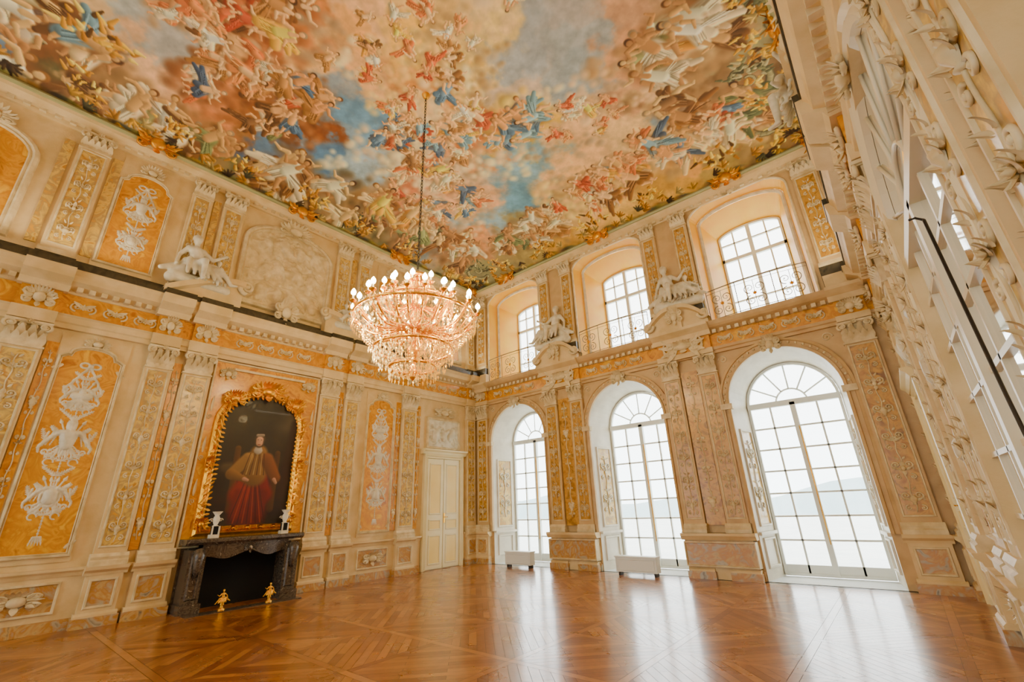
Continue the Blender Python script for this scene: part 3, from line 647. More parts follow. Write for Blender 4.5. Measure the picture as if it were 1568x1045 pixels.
for fr in('B','S'):
    mb=MB()
    for c in CS:
        path=[(c+HF,.85)]+[(c+HF*math.cos(a),3.42+HF*math.sin(a)) for a in np.linspace(0,pi,28)]+[(c-HF,.85)]
        mb.frame(path,[(0,0),(0,.07),(-.05,.09),(-.06,.05),(-.13,.05),(-.14,.08),(-.19,.07),(-.19,0)],'creamb',False)
        for a in np.linspace(.08,pi-.08,26): mb.ell((c+(HF+.095)*math.cos(a),.06,3.42+(HF+.095)*math.sin(a)),(.028,.02,.028),'orn',6,4)
        mb.merge(CART,c,.09,4.5,.9,1.2,.8)
        for sg in(-1,1):
            mb.box(c+sg*(HF+.07)-.12,c+sg*(HF+.07)+.12,0,.12,3.3,3.42,'orn')
            spiral(mb,c+sg*.98,4.42,.10,0,1.3,sg,'orn',.016,.01)
        p2=[(c+HU,5.3)]+[(c+HU*math.cos(a),ZU+RU*math.sin(a)) for a in np.linspace(0,pi,20)]+[(c-HU,5.3)]
        mb.frame(p2,[(0,0),(0,.04),(-.03,.05),(-.05,.03),(-.05,0)],'orn',False);mb.merge(CART,c,.06,8.5,.9,1,.45)
    build(trim(),mb,fr)
    if fr=='B':
        for c in CS:
            for sg in(-1,1):
                mb=MB();sub=MB()
                sub.frame(rect(-.3,.3,.95,2.9),[(0,0),(.01,.03),(.04,.03),(.05,0)],'jamb');sub.poly(rect(-.25,.25,1.0,2.85),.004,'peach');sub.merge(A_J,0,.012,1.95,1.5,1,1.2)
                sub.frame(rect(-.3,.3,.2,.75),[(0,0),(.01,.03),(.04,.03),(.05,0)],'jamb')
                sub.box(-.42,.42,0,.05,.80,.86,'jamb')
                v=np.concatenate(sub.V)
                t=(v[:,0]+.45)/.95
                s=c+sg*(HF-(HF-HB)*t-v[:,1]-.001);dd=-DP*t
                mb.V=[np.stack([s,dd,v[:,2]],1)];mb.n=len(v);mb.F=sub.F
                build(trim(),mb,fr)
for c in(3.54,7.06):
    mb=MB();mb.box(c-.2,c+.2,0,.13,0,.85,'cream');mb.box(c-.72,c+.72,0,.06,0,.16,'mott');mb.frame(rect(c-.70,c+.70,.22,.7),[(0,0),(.01,.21),(.03,.21),(.04,.17)],'orn')
    mb.box(c-.68,c+.68,0,.172,.22,.70,'mott');mb.prof(c-.73,c+.73,[(0,.72),(.18,.72),(.24,.80),(.24,.85),(0,.85)],'cream')
    mb.box(c-.19,c+.19,0,.05,1.0,4.3,'ochre');mb.merge(A_N,c,.05,2.7,1.6,1,1.2)
    build(trim(),mb,'B')
for fr in('B','S'):
    for c in CS:
        mb=MB();w=1.02
        def Q(u): return .10+.12*(1-u*u)
        for z,r in((5.36,.008),(6.08,.012),(6.0,.005)):
            mb.tube([(c+w*u,Q(u),z) for u in np.linspace(-1,1,16)],r,'rail',5,ref=(0,0,1))
        for u in(-1,1,-.36,.36): mb.tube([(c+w*u,Q(u),5.3),(c+w*u,Q(u),6.08)],.009,'rail',5)
        for u in(-.68,0,.68):
            for sg in(-1,1):
                for zc,a0,tn in((5.82,-pi*.5,1.4),(5.53,pi*.5,-1.4)):
                    spiral(mb,c+w*u+sg*.1,zc,.115,a0,tn,sg,'rail',.009,Q(u))
            mb.tube([(c+w*u,Q(u),5.36),(c+w*u,Q(u),6.0)],.006,'rail',5)
            rosette(mb,c+w*u,5.68,.05,'gold',Q(u),6)
        build('balcony_railing',mb,fr)
# ---------------------------------------------------------------- lateral walls
def relief(w,h,fig,seed,scale=.6,res=.014,rows=1):
    hc=HC(0,0,w,h,res);r=np.random.RandomState(seed);hc.kk=1.0
    for i in range(int(w*h*26)):
        p=(r.uniform(0,w),r.uniform(0,h));a=r.uniform(0,6.3);l=r.uniform(.03,.12);hc.cap(p,(p[0]+l*math.cos(a),p[1]+l*math.sin(a)),.035,.015,(1,1,1))
    for j in range(rows):
        for i in range(fig):
            figure(hc,w*(.12+.76*(i+.5)/fig)+r.uniform(-.05,.05),h*((j+.5)/rows)+r.uniform(-.06,.06),scale*r.uniform(.8,1.1),r.uniform(-.4,.4),(1,1,1),(1,1,1),r)
    H=hc.H;H=.17*(1-np.exp(-H/.16))
    X_,Z_=np.meshgrid(np.arange(hc.nx)*res,np.arange(hc.ny)*res)
    return np.stack([X_-w/2,H,Z_-h/2],-1)
REL=relief(1.9,2.0,4,4,.62,rows=3);REL2=relief(1.2,.8,3,9,.55)
cn=[0]
def sidewall(fr):
    mb=MB();mb.box(-L-1,1,-.3,0,-.1,9.6,'cream');build('wall_left' if fr=='L' else 'wall_right',mb,fr)
    gaps=[(CL-5.9,CL-4.35),(CL-1.1,CL+1.1),(CL+4.35,CL+5.9)]
    mb=MB();e=-L
    for g0,g1 in gaps+[(0,0)]:
        if g0-e>.02:
            mb.box(e,g0,0,.07,0,.16,'mott');mb.box(e,g0,0,.05,.16,.74,'cream');mb.prof(e,g0,[(0,.74),(.06,.74),(.08,.79),(.11,.82),(.11,.86),(0,.86)],'cream')
        e=g1
    build('baseboard_'+('left' if fr=='L' else 'right'),mb,fr)
    for sg in(-1,1):
        c=CL+sg*2.92;h=.46
        mb=MB();mb.frame(rect(c-h+.03,c+h-.03,.24,.68),[(0,.05),(.01,.08),(.03,.08),(.04,.055)],'orn');mb.poly(rect(c-h+.07,c+h-.07,.28,.64),.056,'mott');mb.merge(CART,c,.06,.46,1.2,.8,.6);
        mb.box(c-h,c+h,0.001,.02,.95,4.5,'cream')
        P=[(c-h+.02,1.02),(c+h-.02,1.02),(c+h-.02,4.15),(c+h-.12,4.22)]+[(c+(h-.14)*math.cos(a),4.22+.16*math.sin(a)) for a in np.linspace(0,pi,12)]+[(c-h+.12,4.22),(c-h+.02,4.15)]
        mb.frame(P,[(0,.02),(.01,.06),(.03,.065),(.042,.03),(.055,.045),(.065,.022)],'orn');mb.poly([(c+(a-c)*.93,1.02+(z-1.02)*.98+.03) for a,z in P],.0225,'orange')
        mb.merge(TRO,c,.021,2.65);mb.merge(CART,c,.04,4.42,.8,.8,.4)
        for sx in(-1,1):
            for zz in(1.14,4.0): leaf(mb,c+sx*.34,zz,.16,.04,-sx*.8 if zz<2 else -sx*2.2,'orn',.02)
        build('stucco_trophy_panel',mb,fr)
        mb=MB();mb.box(c-h,c+h,0.001,.02,5.85,8.35,'cream')
        P=[(c-h+.02,5.95),(c+h-.02,5.95),(c+h-.02,7.85)]+[(c+(h-.1)*math.cos(a),7.9+.22*math.sin(a)) for a in np.linspace(0,pi,12)]+[(c-h+.02,7.85)]
        mb.frame(P,[(0,.02),(.01,.06),(.03,.065),(.042,.03),(.055,.045),(.065,.022)],'orn');mb.poly([(c+(a-c)*.93,5.95+(z-5.95)*.97+.03) for a,z in P],.0225,'orange')
        mb.merge(TRU,c,.021,7.0);mb.merge(CART,c,.04,8.2,.9,.8,.5);build('stucco_trophy_panel',mb,fr)
        c=CL+sg*5.12
        mb=MB();P=archp(c,.62,6.05,7.55,.42,14)
        mb.frame(P,[(-.1,.001),(-.08,.05),(-.03,.07),(0,.03),(.03,.05),(.05,.012)],'orn');mb.poly(P,.011,'orange');mb.merge(CART,c,.02,7.0,1.5,1,1.8);mb.merge(CART,c,.04,8.1,1.4,1,.7)
        build('wall_cartouche_panel',mb,fr)
        mb=MB();hw=.74;H=3.0
        mb.frame([(c+hw,0),(c+hw,H),(c-hw,H),(c-hw,0)],[(.0,.001),(0,.12),(.04,.13),(.07,.09),(.11,.10),(.12,.04),(.12,.001)],'door',False)
        mb.prof(c-hw-.08,c+hw+.08,[(.001,H),(.14,H),(.17,H+.06),(.22,H+.1),(.22,H+.14),(.001,H+.14)],'door')
        mb.box(c-.62,c+.62,.001,.04,0,H-.1,'door')
        for q in(-1,1):
            a,b=(c-.60,c-.012) if q<0 else (c+.012,c+.60)
            mb.box(a,b,.04,.07,.02,H-.12,'door')
            for z0,z1 in((.12,.85),(.97,1.25),(1.37,2.75)):
                mb.frame(rect(a+.08,b-.08,z0,z1),[(0,.07),(.01,.088),(.03,.088),(.045,.06)],'door');mb.poly(rect(a+.12,b-.12,z0+.04,z1-.04),.0715,'doory')
        mb.box(c+.02,c+.06,.07,.08,1.15,1.4,'brass');mb.tube([(c+.04,.08,1.3),(c+.04,.12,1.3),(c+.13,.12,1.3)],.01,'brass',6)
        cn[0]+=1;build('door_%d'%cn[0],mb,fr)
        mb=MB();G=REL2.copy();G=G+np.array([c,.03,3.62]);mb.grid(G,'ornw');mb.frame(rect(c-.62,c+.62,3.2,4.05),[(-.03,.001),(-.02,.06),(.02,.07),(.04,.03)],'orn')
        mb.merge(CART,c,.05,4.25,1.8,1.2,.7);build('overdoor_relief',mb,fr)
    c=CL;mb=MB();P=archp(c,1.0,6.05,7.6,.55,18)
    mb.frame(P,[(-.10,.001),(-.08,.09),(-.03,.12),(0,.07),(.03,.09),(.06,.02)],'orn')
    G=REL.copy();h0=G[...,2]+7.05;lim=np.where(h0>7.6,.99*np.sqrt(np.clip(1-((h0-7.6)/.55)**2,0,1)),.99);G[...,0]=np.clip(G[...,0]*1.05,-lim,lim);G[...,2]=np.clip(h0,6.06,8.14);G[...,0]+=c;G[...,1]+=.02
    mb.grid(G,'orn');mb.merge(CART,c,.10,8.2,1.8,1.3,.8);build('stucco_relief',mb,fr)
    mb=MB()
    for sg in(-1,1):
        t=np.linspace(0,1,12)
        top=[(CL+sg*(2.3-1.35*u),5.75+.55*math.sin(u*pi*.5)*(1)) for u in t]
        v=[];f=[]
        for a,z in top: v+=[(a,.1,5.69),(a,.1,z),(a,.42,z),(a,.42,z-.12),(a,.3,z-.16),(a,.3,5.69)]
        for i in range(11):
            for j in range(5): f.append((6*i+j,6*i+j+1,6*i+6+j+1,6*i+6+j))
        f+=[(0,1,2,3,4,5),tuple(66+q for q in(5,4,3,2,1,0))]
        mb.add(v,f,'cream');spiral(mb,CL+sg*.9,6.2,.16,-pi*.5,1.5,sg,'orn',.05,.34)
    mb.merge(CART,CL,.3,5.9,1.2,1.2,1.2);build(trim(),mb,fr)
sidewall('L');sidewall('R')
mb=MB();c=CL
mb.box(c-1.12,c+1.12,0.001,.05,1.0,4.58,'orange');mb.frame(rect(c-1.12,c+1.12,1.0,4.58),[(0,.05),(.01,.08),(.035,.08),(.045,.05)],'orn')
for sg in(-1,1):
    for zz in(1.8,2.6,3.4): spiral(mb,c+sg*1.02,zz,.05,-pi*.5,1.4,sg,'orn',.009,.06);leaf(mb,c+sg*1.02,zz+.1,.3,.03,0,'orn',.05)
    mb.merge(CART,c+sg*.85,.06,4.3,.7,1,.5)
mb.box(c-.75,c+.75,.05,.09,4.40,4.45,'orn')
build(trim(),mb,'L')
PC=CL-.03
mb=MB();P=archp(PC,.76,1.34,3.3,.62,22)
mb.frame(P,[(-.15,.05),(-.14,.12),(-.10,.17),(-.06,.12),(-.04,.16),(0,.11),(.02,.07)],'gold')
Q=np.array(P+[P[0]]);d_=np.r_[0,np.cumsum(np.linalg.norm(np.diff(Q,axis=0),axis=1))]
for i in range(84):
    t=(i+.5)/84*d_[-1];a=np.interp(t,d_,Q[:,0]);z=np.interp(t,d_,Q[:,1])
    if z<1.42: continue
    ang=math.atan2(-(a-PC),z-2.6)
    if z<1.8: ang=math.copysign(1.57,-(a-PC))
    leaf(mb,a,z,.17,.04,ang+rng.uniform(-.5,.5),'gold',.13,.05);leaf(mb,a,z,.07,.025,ang+pi+rng.uniform(-.4,.4),'gold',.12,.02)
    if i%3==0: spiral(mb,a-.1*math.sin(ang),z+.1*math.cos(ang),.05,rng.uniform(0,6),1.3,1,'gold',.013,.16)
mb.merge(CARTG,PC,.14,4.03,1.0,1.2,.75)
for sg in(-1,1): mb.merge(CARTG,PC+sg*.62,.13,3.80,.6,1,.6);mb.merge(CARTG,PC+sg*.8,.13,1.40,.35,1,.45);mb.merge(CARTG,PC+sg*.86,.13,2.5,.22,1,.5)
for u in(-.5,-.25,0,.25,.5): mb.merge(CARTG,PC+u,.13,1.31,.22,.8,.18)
pf=build('portrait_painting',mb,'L')
pc=Canvas(-.8,0,1.6,2.65,.007);rs2=np.random.RandomState(8)
ny,nx=pc.ny,pc.nx;nn=fbm(ny,nx,60,rs2);pc.img[:]=np.array([.15,.12,.07])[None,None]*(.5+.9*nn[...,None])
K_=1.12
def c2(x,y,x2,y2,a,b,col,**k):
    col=[v*.72 for v in col];pc.cap((x*K_,y*K_),(x2*K_,y2*K_),a*K_,b*K_,col,**k)
c2(.45,1.8,.6,2.1,.3,.3,(.38,.32,.24),soft=.95);c2(-.6,.3,-.55,1.6,.25,.16,(.16,.11,.06),soft=.6);c2(-.5,1.0,-.25,1.05,.12,.1,(.36,.28,.18),soft=.6)
c2(.5,.5,.62,1.9,.14,.1,(.26,.16,.10),soft=.6);c2(-.6,.4,.7,.25,.16,.14,(.20,.12,.07),soft=.6)
c2(-.32,.3,-.34,1.35,.07,.06,(.42,.26,.10));c2(.36,.3,.36,1.3,.07,.06,(.38,.24,.10))
c2(-.02,.25,.0,.75,.38,.26,(.52,.13,.08),soft=.4);c2(-.2,.55,-.1,.8,.22,.18,(.66,.18,.11),soft=.4);c2(.2,.55,.12,.8,.2,.17,(.56,.13,.1),soft=.4)
c2(-.2,.2,-.18,.6,.13,.12,(.58,.15,.1),soft=.5);c2(.16,.2,.2,.6,.12,.12,(.5,.12,.09),soft=.5)
for i in range(9): c2(-.3+i*.075,.08,-.14+i*.03,.75,.016,.01,(.76,.28,.16) if i%2 else (.32,.07,.05),soft=.9)
c2(0,.9,.02,1.28,.25,.18,(.62,.44,.2));c2(-.15,1.18,-.38,.9,.13,.11,(.68,.5,.24));c2(.18,1.18,.38,.85,.14,.11,(.58,.34,.16));c2(-.38,.9,-.16,.82,.1,.06,(.6,.42,.2))
for i in range(7): c2(-.2+i*.06,.9,-.12+i*.04,1.28,.014,.01,(.84,.68,.38) if i%2 else (.4,.25,.1),soft=.8)
c2(-.16,.82,-.1,.80,.04,.03,(.85,.62,.48));c2(.36,.82,.40,.76,.04,.03,(.85,.62,.48));c2(0,1.34,0,1.40,.09,.06,(.88,.82,.72))
c2(0,1.47,0,1.54,.10,.11,(.34,.24,.16));c2(0,1.47,0,1.53,.07,.075,(.98,.74,.58),shade=.25)
c2(-.03,1.53,-.03,1.53,.009,.009,(.15,.1,.08));c2(.03,1.53,.03,1.53,.009,.009,(.15,.1,.08));c2(-.02,1.44,.02,1.44,.007,.007,(.6,.25,.2));c2(-.05,1.61,.05,1.62,.03,.03,(.7,.6,.5))
xx,zz=np.meshgrid(-.8+np.arange(nx)*.007,np.arange(ny)*.007)
Z=1.3+zz
lim=np.where(Z>3.3,.78*np.sqrt(np.clip(1-((Z-3.3)/.66)**2,0,1)),.78)
xs=np.clip(xx,-lim,lim)
o=colormesh('canvas',np.stack([0*xx+.085,PC+xs,Z],-1),pc.img,M['oil']);o.parent=pf
mb=MB();c=CL-.05;w=.95
def fsec(u): return .50+.05*math.cos(u*pi)-.03*abs(u)
for sg in(-1,1):
    a,b=sorted((c+sg*w,c+sg*(w-.26)))
    mb.box(a-.03,b+.03,0.001,.55,0,.14,'fire');mb.box(a,b,0.001,.48,.14,.98,'fire');mb.frame(rect(a+.04,b-.04,.2,.9),[(0,.48),(.02,.51),(.04,.51),(.05,.482)],'fire')
    mb.tube([((a+b)/2,.50,.95),((a+b)/2,.56,.88),((a+b)/2,.54,.7),((a+b)/2,.50,.55)],[.1,.09,.06,.03],'fire',8,ref=(1,0,0))
n=30;U=np.linspace(-1,1,n);v=[];f=[]
for u in U:
    s=c+u*(w-.2);zl=.86+.05*math.cos(u*2*pi)-.06*(abs(u)**4);v+=[(s,.001,1.06),(s,fsec(u),1.06),(s,fsec(u)-.02,zl),(s,.001,zl)]
for i in range(n-1):
    for j in range(3): f.append((4*i+j,4*i+j+1,4*i+5+j,4*i+4+j))
mb.add(v,f,'fire')
n=40;v=[];f=[]
for u in np.linspace(-1,1,n):
    s=c+u*(w+.08);d=fsec(u)+.07;v+=[(s,.001,1.06),(s,d-.05,1.06),(s,d,1.10),(s,d,1.14),(s,d-.02,1.16),(s,.001,1.16)]
for i in range(n-1):
    for j in range(5): f.append((6*i+j,6*i+j+1,6*i+7+j,6*i+6+j))
f+=[tuple(range(6)),tuple(6*(n-1)+q for q in range(6))[::-1]];mb.add(v,f,'fire')
mb.box(c-.72,c+.72,.06,.08,0,1.05,'black');mb.box(c-w-.02,c+w+.02,0.001,.06,0,1.1,'fire')
mb.merge(CART,c,.54,.96,.5,.4,.35)
mb.F=[(a,b,('fire' if m=='orn' else m),s) for a,b,m,s in mb.F]
build('fireplace',mb,'L')
mb=MB();mb.box(c-.95,c+.95,.62,.85,.0,.012,'fire');build('hearth_slab',mb,'L')
def remeshed(name,mb,mat,vox=.02):
    o=build(name,mb,'W');o.data.materials.clear()
    md=o.modifiers.new('r','REMESH');md.mode='VOXEL';md.voxel_size=vox
    s=o.modifiers.new('s','SMOOTH');s.factor=.5;s.iterations=3
    dg=bpy.context.evaluated_depsgraph_get();me=bpy.data.meshes.new_from_object(o.evaluated_get(dg));bpy.data.objects.remove(o)
    me.materials.clear();me.materials.append(M[mat]);me.polygons.foreach_set('use_smooth',[True]*len(me.polygons));return me
def cap3(mb,p,q,a,b):
    p,q=np.array(p,float),np.array(q,float);t=np.linspace(0,1,6)[:,None]
    mb.tube(p+(q-p)*t,a+(b-a)*t[:,0],'orn',10,ref=(.3,1,.2));mb.ell(tuple(p),(a,a,a),'orn',10,8);mb.ell(tuple(q),(b,b,b),'orn',10,8)
def seated(mb,x,y,z,k,sg,lean=0,wings=False):
    def P(a,b,c): return (x+sg*a*k,y+b*k,z+c*k)
    cap3(mb,P(0,0,.1),P(lean,.02,.42),.13*k,.13*k);cap3(mb,P(lean-.13,.02,.46),P(lean+.13,.02,.46),.07*k,.07*k)
    cap3(mb,P(lean,.02,.5),P(lean*1.2,.03,.6),.055*k,.05*k);mb.ell(P(lean*1.3,.05,.70),(.085*k,.095*k,.115*k),'orn',12,10)
    mb.ell(P(lean*1.3,.02,.745),(.10*k,.10*k,.09*k),'orn',12,8);mb.ell(P(lean*1.3+.0,.145,.69),(.018*k,.025*k,.025*k),'orn',6,6);mb.ell(P(lean*1.3,-.08,.70),(.05*k,.05*k,.05*k),'orn',8,6)
    cap3(mb,P(-.08,.03,.06),P(.05,.38,.12),.095*k,.07*k);cap3(mb,P(.05,.38,.12),P(.06,.40,-.30),.068*k,.04*k);cap3(mb,P(.06,.40,-.32),P(.06,.52,-.35),.04*k,.028*k)
    cap3(mb,P(.1,.03,.06),P(.38,.25,.06),.095*k,.07*k);cap3(mb,P(.38,.25,.06),P(.62,.28,-.22),.066*k,.04*k);cap3(mb,P(.62,.28,-.24),P(.72,.34,-.24),.038*k,.027*k)
    cap3(mb,P(lean+.15,.02,.46),P(lean+.32,.10,.30),.055*k,.045*k);cap3(mb,P(lean+.32,.10,.30),P(lean+.5,.2,.42),.042*k,.03*k);mb.ell(P(lean+.53,.22,.44),(.04*k,.03*k,.04*k),'orn')
    cap3(mb,P(lean-.15,.0,.46),P(-.34,-.02,.28),.055*k,.045*k);cap3(mb,P(-.34,-.02,.28),P(-.38,.08,.03),.042*k,.03*k);mb.ell(P(-.38,.1,.0),(.04*k,.045*k,.025*k),'orn')
    for i in range(6):
        a=-.18+.09*i;cap3(mb,P(a,.16,.16-.02*i),P(a*1.4+.05,.30+.02*(i%2),-.22),.055*k,.035*k)
    cap3(mb,P(-.2,.05,.12),P(.3,.12,.12),.10*k,.08*k);cap3(mb,P(-.25,-.05,.05),P(-.6,.02,-.16),.10*k,.05*k)
    if wings:
        for i in range(5): cap3(mb,P(lean-.05,-.1,.42),P(lean-.35-.05*i,-.16,.62-.13*i),.03*k,.02*k)
mb=MB();seated(mb,0,0,.3,1.,1,-.08);seated(mb,.42,.0,.18,.62,-1,.05,True);cap3(mb,(-.35,0,.05),(.6,0,.0),.14,.12);cap3(mb,(-.4,0,0),(-.2,0,.25),.12,.12)
GRP=remeshed('tmp',mb,'ornw',.018)
def statue(me,world,rz,k,mirror=False,name='putti_statue_group'):
    o=bpy.data.objects.new(name,me);SC.objects.link(o);o.location=world;o.rotation_euler=(0,0,rz);o.scale=(-k if mirror else k,k,k);return o
for sg in(-1,1):
    statue(GRP,(.24,CL+sg*1.85,6.0),-pi/2,.95,sg<0);statue(GRP,(W-.24,CL+sg*1.85,6.0),pi/2,.95,sg>0)
for x in(3.54,7.06):
    statue(GRP,(x,-.22,5.95),pi,1.0,x>5)
for c in(3.54,7.06):
    mb=MB()
    for sg in(-1,1):
        t=np.linspace(0,1,10);v=[];f=[]
        for u in t:
            a=c+sg*(.72-.6*u);z=5.50+.40*math.sin(u*pi/2);v+=[(a,0,5.3),(a,0,z),(a,.40,z),(a,.40,z-.1),(a,.3,z-.13),(a,.3,5.3)]
        for i in range(9):
            for j in range(5): f.append((6*i+j,6*i+j+1,6*i+7+j,6*i+6+j))
        mb.add(v,f,'cream');spiral(mb,c+sg*.66,5.52,.13,pi,1.5,sg,'orn',.04,.36)
    mb.box(c-.14,c+.14,0,.36,5.3,5.92,'cream');mb.merge(CART,c,.38,5.6,.9,.8,.9);build(trim(),mb,'B')
mb=MB();seated(mb,0,0,.32,.3,1,.0);AND=remeshed('tmp',mb,'gold',.008)
for s in(-.38,.40):
    e=bpy.data.objects.new('andiron',None);SC.objects.link(e);e.location=(.70,CL-.05+s,.012);e.scale=(.64,.64,.64)
    mb=MB();mb.lathe((0,0,0),[(.09,0),(.09,.03),(.05,.05),(.03,.1),(.06,.14),(.03,.17),(.07,.19),(.0,.20)],'gold',12)
    b_=build('base',mb,'W',e)
    o=bpy.data.objects.new('gilt_figure',AND);SC.objects.link(o);o.parent=e;o.location=(0,0,-.07);o.rotation_euler=(0,0,-pi/2)
for s in(-.62,.62):
    mb=MB();q=CL-.05+s;D_=.13;mb.box(q-.07,q+.07,.22+D_,.36+D_,1.16,1.22,'ornw');mb.box(q-.05,q+.05,.24+D_,.34+D_,1.22,1.36,'black')
    mb.lathe((q,.29+D_,1.36),[(.06,0),(.03,.02),(.05,.07),(.06,.13),(.035,.18),(.08,.24),(.085,.25)],'ornw',12)
    for sg in(-1,1):
        spiral(mb,q+sg*.075,1.46,.035,0,1.1,sg,'ornw',.008,.29+D_);mb.box(q+sg*.055-.012,q+sg*.055+.012,.345+D_,.36+D_,1.22,1.36,'ornw')
    build('mantel_vase',mb,'L')
mb=MB();c=CL;h=1.28;zs=3.4
P=archp(c,h,.9,zs,h,28)
mb.poly(P,.012,'mirror');mb.frame(P,[(-.16,0),(-.15,.08),(-.10,.11),(-.06,.07),(-.02,.10),(.03,.07),(.05,.014)],'white')
mb.box(c-h,c+h,.01,.07,zs-.05,zs+.05,'white');mb.box(c-.05,c+.05,.01,.07,.9,zs,'white')
for sg in(-1,1):
    for q in(.42,.84): mb.box(c+sg*q-.018,c+sg*q+.018,.01,.035,.9,zs,'white')
for k in range(1,6): z=.9+(zs-.9)*k/6;mb.box(c-h,c+h,.01,.035,z-.018,z+.018,'white')
for r in(.42,): mb.tube([(c+r*math.cos(a),.025,zs+r*math.sin(a)) for a in np.linspace(0,pi,24)],.018,'white',5)
for a in np.linspace(0,pi,9)[1:-1]: mb.tube([(c+.42*math.cos(a),.025,zs+.42*math.sin(a)),(c+h*math.cos(a),.025,zs+h*math.sin(a))],.016,'white',5)
mb.box(c-h-.15,c+h+.15,0,.1,0,.9,'white');mb.merge(CART,c,.1,4.66,1.,1.,.5)
build('arched_mirror',mb,'R')
mb=MB();mb.tube([(-7.85,.17,0),(-7.3,.13,1.9),(-7.0,.10,3.0)],.009,'iron',6);mb.tube([(-7.0,.10,3.0),(-6.98,.13,3.04),(-7.02,.16,3.02)],.008,'iron',6);build('window_pole',mb,'R')
for x0_,w_ in((1.55,.85),(4.85,.95)):
    mb=MB();mb.box(x0_,x0_+w_,.25,.45,.07,.36,'winf');mb.prof(x0_-.015,x0_+w_+.015,[(.23,.36),(.47,.36),(.47,.375),(.45,.39),(.25,.39),(.23,.375)],'winf')
    for a in(x0_+.04,x0_+w_-.08): mb.box(a,a+.04,.27,.43,0,.07,'iron')
    mb.frame(rect(x0_+.04,x0_+w_-.04,.1,.33),[(0,.45),(.01,.46),(.02,.45)],'winf')
    build('radiator_cover',mb,'B')
# ---------------------------------------------------------------- chandelier
CX,CY=4.8,-6.2
ce=bpy.data.objects.new('crystal_chandelier',None);SC.objects.link(ce);ce.location=(CX,CY,4.33)
mb=MB()
mb.lathe((0,0,0),[(.0,-.95),(.04,-.9),(.10,-.82),(.05,-.75),(.03,-.6),(.09,-.5),(.12,-.42),(.05,-.34),(.03,-.1),(.08,0),(.10,.08),(.04,.18),(.03,.4),(.08,.5),(.05,.6),(.03,.8),(.07,.88),(.03,.95),(.0,1.0)],'brass',14)
mb.lathe((0,0,0),[(.16,.84),(.2,.86),(.2,.9),(.16,.92)],'brass',20)
flames=[]
def arm(a,R,z0,zc,r0=.06):
    t=np.linspace(0,1,14);r=r0+(R-r0)*t;z=z0+(zc-z0)*t**2-.16*np.sin(pi*t)+.05*np.sin(2*pi*t)
    mb.tube(np.stack([r*math.cos(a),r*math.sin(a),z],1),.020,'brass',6,ref=(0,0,1));x,y=R*math.cos(a),R*math.sin(a)
    mb.lathe((x,y,zc),[(.0,-.04),(.025,-.025),(.055,.0),(.06,.01),(.025,.015),(.018,.03)],'brass',8);mb.lathe((x,y,zc),[(.014,.02),(.014,.09),(0,.095)],'candle',6)
    flames.append((x,y,zc+.145))
for i in range(24): arm(2*pi*i/24,1.02 if i%2 else .9,-.05,.20 if i%2 else .28)
for i in range(12): arm(2*pi*(i+.5)/12,.56,.35,.54)
for R,z in((.98,.10),(.60,.38),(.62,-.42),(.36,-.72)):
    mb.tube([(R*math.cos(a),R*math.sin(a),z) for a in np.linspace(0,2*pi,49)],.022,'brass',6,ref=(0,0,1))
build('gilt_frame',mb,'W',ce)
mb=MB()
for f_ in flames: mb.lathe((f_[0],f_[1],f_[2]-.06),[(.0,0),(.035,.025),(.042,.055),(.03,.09),(.0,.13)],'bulb',8)
build('candle_bulbs',mb,'W',ce)
V=[];Fc=[]
def gem(x,y,z,r,h):
    n=len(V);V.extend([(x+r,y,z),(x,y+r,z),(x-r,y,z),(x,y-r,z),(x,y,z+h*.6),(x,y,z-h)]);
    for i in range(4): Fc.extend([(n+i,n+(i+1)%4,n+4),(n+(i+1)%4,n+i,n+5)])
def string(p,q,sag,k,r=.014):
    for i in range(k+1):
        t=i/k;gem(p[0]+(q[0]-p[0])*t,p[1]+(q[1]-p[1])*t,p[2]+(q[2]-p[2])*t-sag*4*t*(1-t),r,r*1.4)
def pol(R,a,z): return (R*math.cos(a),R*math.sin(a),z)
for i in range(48):
    a=2*pi*i/48
    string(pol(.98,a,.08),pol(.62,a,-.42),.08,12);string(pol(.62,a,-.42),pol(.34,a,-.72),.05,8)
    if i%2==0: string(pol(.34,a,-.72),pol(.04,a,-.88),.05,6);string(pol(.18,a,.88),pol(.60,a,.38),.10,12);string(pol(.60,a,.38),pol(.98,a,.10),.08,9)
for R,z,k in((.98,.06,60),(.8,-.1,50),(.62,-.45,44),(.36,-.75,28),(.60,.36,40),(.18,.84,14)):
    for i in range(k):
        a=2*pi*i/k;gem(*pol(R,a,z-.05),.022,.05);gem(*pol(R,a,z-.13),.017,.06)
for f_ in flames:
    for j in range(6):
        b=2*pi*j/6;gem(f_[0]+.055*math.cos(b),f_[1]+.055*math.sin(b),f_[2]-.24,.014,.04)
    gem(f_[0],f_[1],f_[2]-.34,.028,.07)
for i in range(500):
    a=rng.uniform(0,2*pi);z=rng.uniform(-.8,.05);R=(1.0+.9*z*.6)*rng.uniform(.45,1);gem(*pol(R*.95,a,z),.02,.045)
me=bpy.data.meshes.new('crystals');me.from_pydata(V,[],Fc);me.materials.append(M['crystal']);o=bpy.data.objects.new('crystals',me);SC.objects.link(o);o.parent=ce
mb=MB();zt=float(vault(np.array(CX),np.array(CY)))-4.33;n=int((zt-1)/.075)
for i in range(n):
    z=1.03+(zt-1.)*i/n;A=[(.018*math.cos(t),0,z+.045*math.sin(t)) if i%2 else (0,.018*math.cos(t),z+.045*math.sin(t)) for t in np.linspace(0,2*pi,11)]
    mb.tube(A,.007,'iron',5,ref=(0,1,0) if i%2 else (1,0,0))
mb.lathe((0,0,zt-.08),[(.0,-.02),(.05,0),(.08,.06),(.09,.1)],'gold',14)
build('chain',mb,'W',ce)
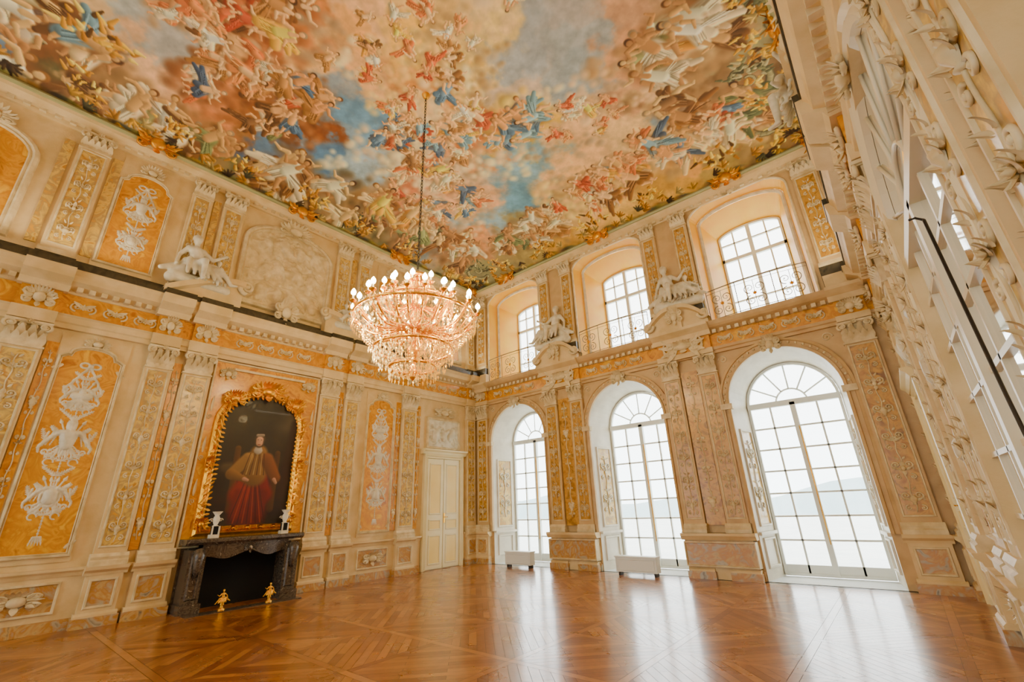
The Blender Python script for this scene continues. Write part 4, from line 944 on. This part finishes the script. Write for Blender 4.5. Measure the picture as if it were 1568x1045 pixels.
for i in range(6):
    a=2*pi*i/6;ld=bpy.data.lights.new('chandelier_light','POINT');ld.energy=52;ld.color=(1,.76,.38);ld.shadow_soft_size=.12
    o=bpy.data.objects.new('lamp_%d'%i,ld);SC.objects.link(o);o.parent=ce;o.location=(.8*math.cos(a),.8*math.sin(a),.62 if i%2 else -.1)
# ---------------------------------------------------------------- outside, world, lights, camera
mb=MB();mb.box(-60,70,1.3,120,-.7,-.6,'stone');mb.box(-60,70,1.25,3.4,-.6,-.12,'stone')
n=60
v=[];f=[]
for i,x in enumerate(np.linspace(-80,90,n)):
    hgt=2.2+.9*math.sin(x*.11)+.6*math.sin(x*.31);v+=[(x,55,-.6),(x,58,hgt)]
for i in range(n-1): f.append((2*i,2*i+2,2*i+3,2*i+1))
mb.add(v,f,'hedge')
mb.V=[q*np.array([1,-1,1]) for q in mb.V];build('garden_terrace',mb,'B')
w=bpy.data.worlds.new('w');bpy.context.scene.world=w;w.use_nodes=True;nt=w.node_tree;n=nt.nodes;bg=n['Background']
tc=n.new('ShaderNodeTexCoord');sp=n.new('ShaderNodeSeparateXYZ');rp=n.new('ShaderNodeValToRGB')
nt.links.new(tc.outputs['Generated'],sp.inputs[0]);nt.links.new(sp.outputs['Z'],rp.inputs[0]);nt.links.new(rp.outputs[0],bg.inputs[0])
e=rp.color_ramp.elements;e[0].position=0.;e[0].color=(.88,.95,.97,1);e[1].position=.5;e[1].color=(1,.97,.92,1)
bg.inputs[1].default_value=8.8
def area(name,loc,rot,sx,sy,en,col,portal=False):
    ld=bpy.data.lights.new(name,'AREA');ld.shape='RECTANGLE';ld.size=sx;ld.size_y=sy;ld.energy=en;ld.color=col
    if portal: ld.cycles.is_portal=True
    o=bpy.data.objects.new(name,ld);SC.objects.link(o);o.location=loc
    if rot is not None:o.rotation_euler=rot
    return o
for c in CS:
    area('portal',(c,DP+.1,2.15),(pi/2,0,pi),1.8,4.4,1,(1,1,1),True);area('portal',(c,DP+.4,6.95),(pi/2,0,pi),1.5,2.7,1,(1,1,1),True)
    area('portal',(c,-L-DP-.1,2.15),(pi/2,0,0),1.8,4.4,1,(1,1,1),True);area('portal',(c,-L-DP-.4,6.95),(pi/2,0,0),1.5,2.7,1,(1,1,1),True)
for sg in(-1,1):
    for yc,ln in((-10.9,3.4),(-2.1,3.4)):
        x=.36 if sg>0 else W-.36
        zax=-Vector((sg*.75,0,1)).normalized();yax=Vector((0,1,0));xax=yax.cross(zax)
        o=area('added_ceiling_fill',(0,0,0),None,.12,ln,45,(1,.86,.62))  # added fill to brighten the ceiling, not a fitting of the hall
        m4=Matrix((xax,yax,zax)).transposed().to_4x4();m4.translation=Vector((x,yc,5.78));o.matrix_world=m4
cam=bpy.data.cameras.new('cam');co=bpy.data.objects.new('camera',cam);SC.objects.link(co)
cam.sensor_width=36;cam.lens=669.86/1568*36;cam.clip_start=.02
th,ro,ya=.3624,.0377,.6921
fh=Vector((-math.sin(ya),math.cos(ya),0));rt=Vector((math.cos(ya),math.sin(ya),0));up=Vector((0,0,1))
Fw=fh*math.cos(th)+up*math.sin(th);U=-fh*math.sin(th)+up*math.cos(th)
R=rt*math.cos(ro)-U*math.sin(ro);D=-rt*math.sin(ro)-U*math.cos(ro)
mt=Matrix((R,-D,-Fw)).transposed().to_4x4();mt.translation=Vector((10.208,-10.262,1.5));co.matrix_world=mt
bpy.context.scene.camera=co
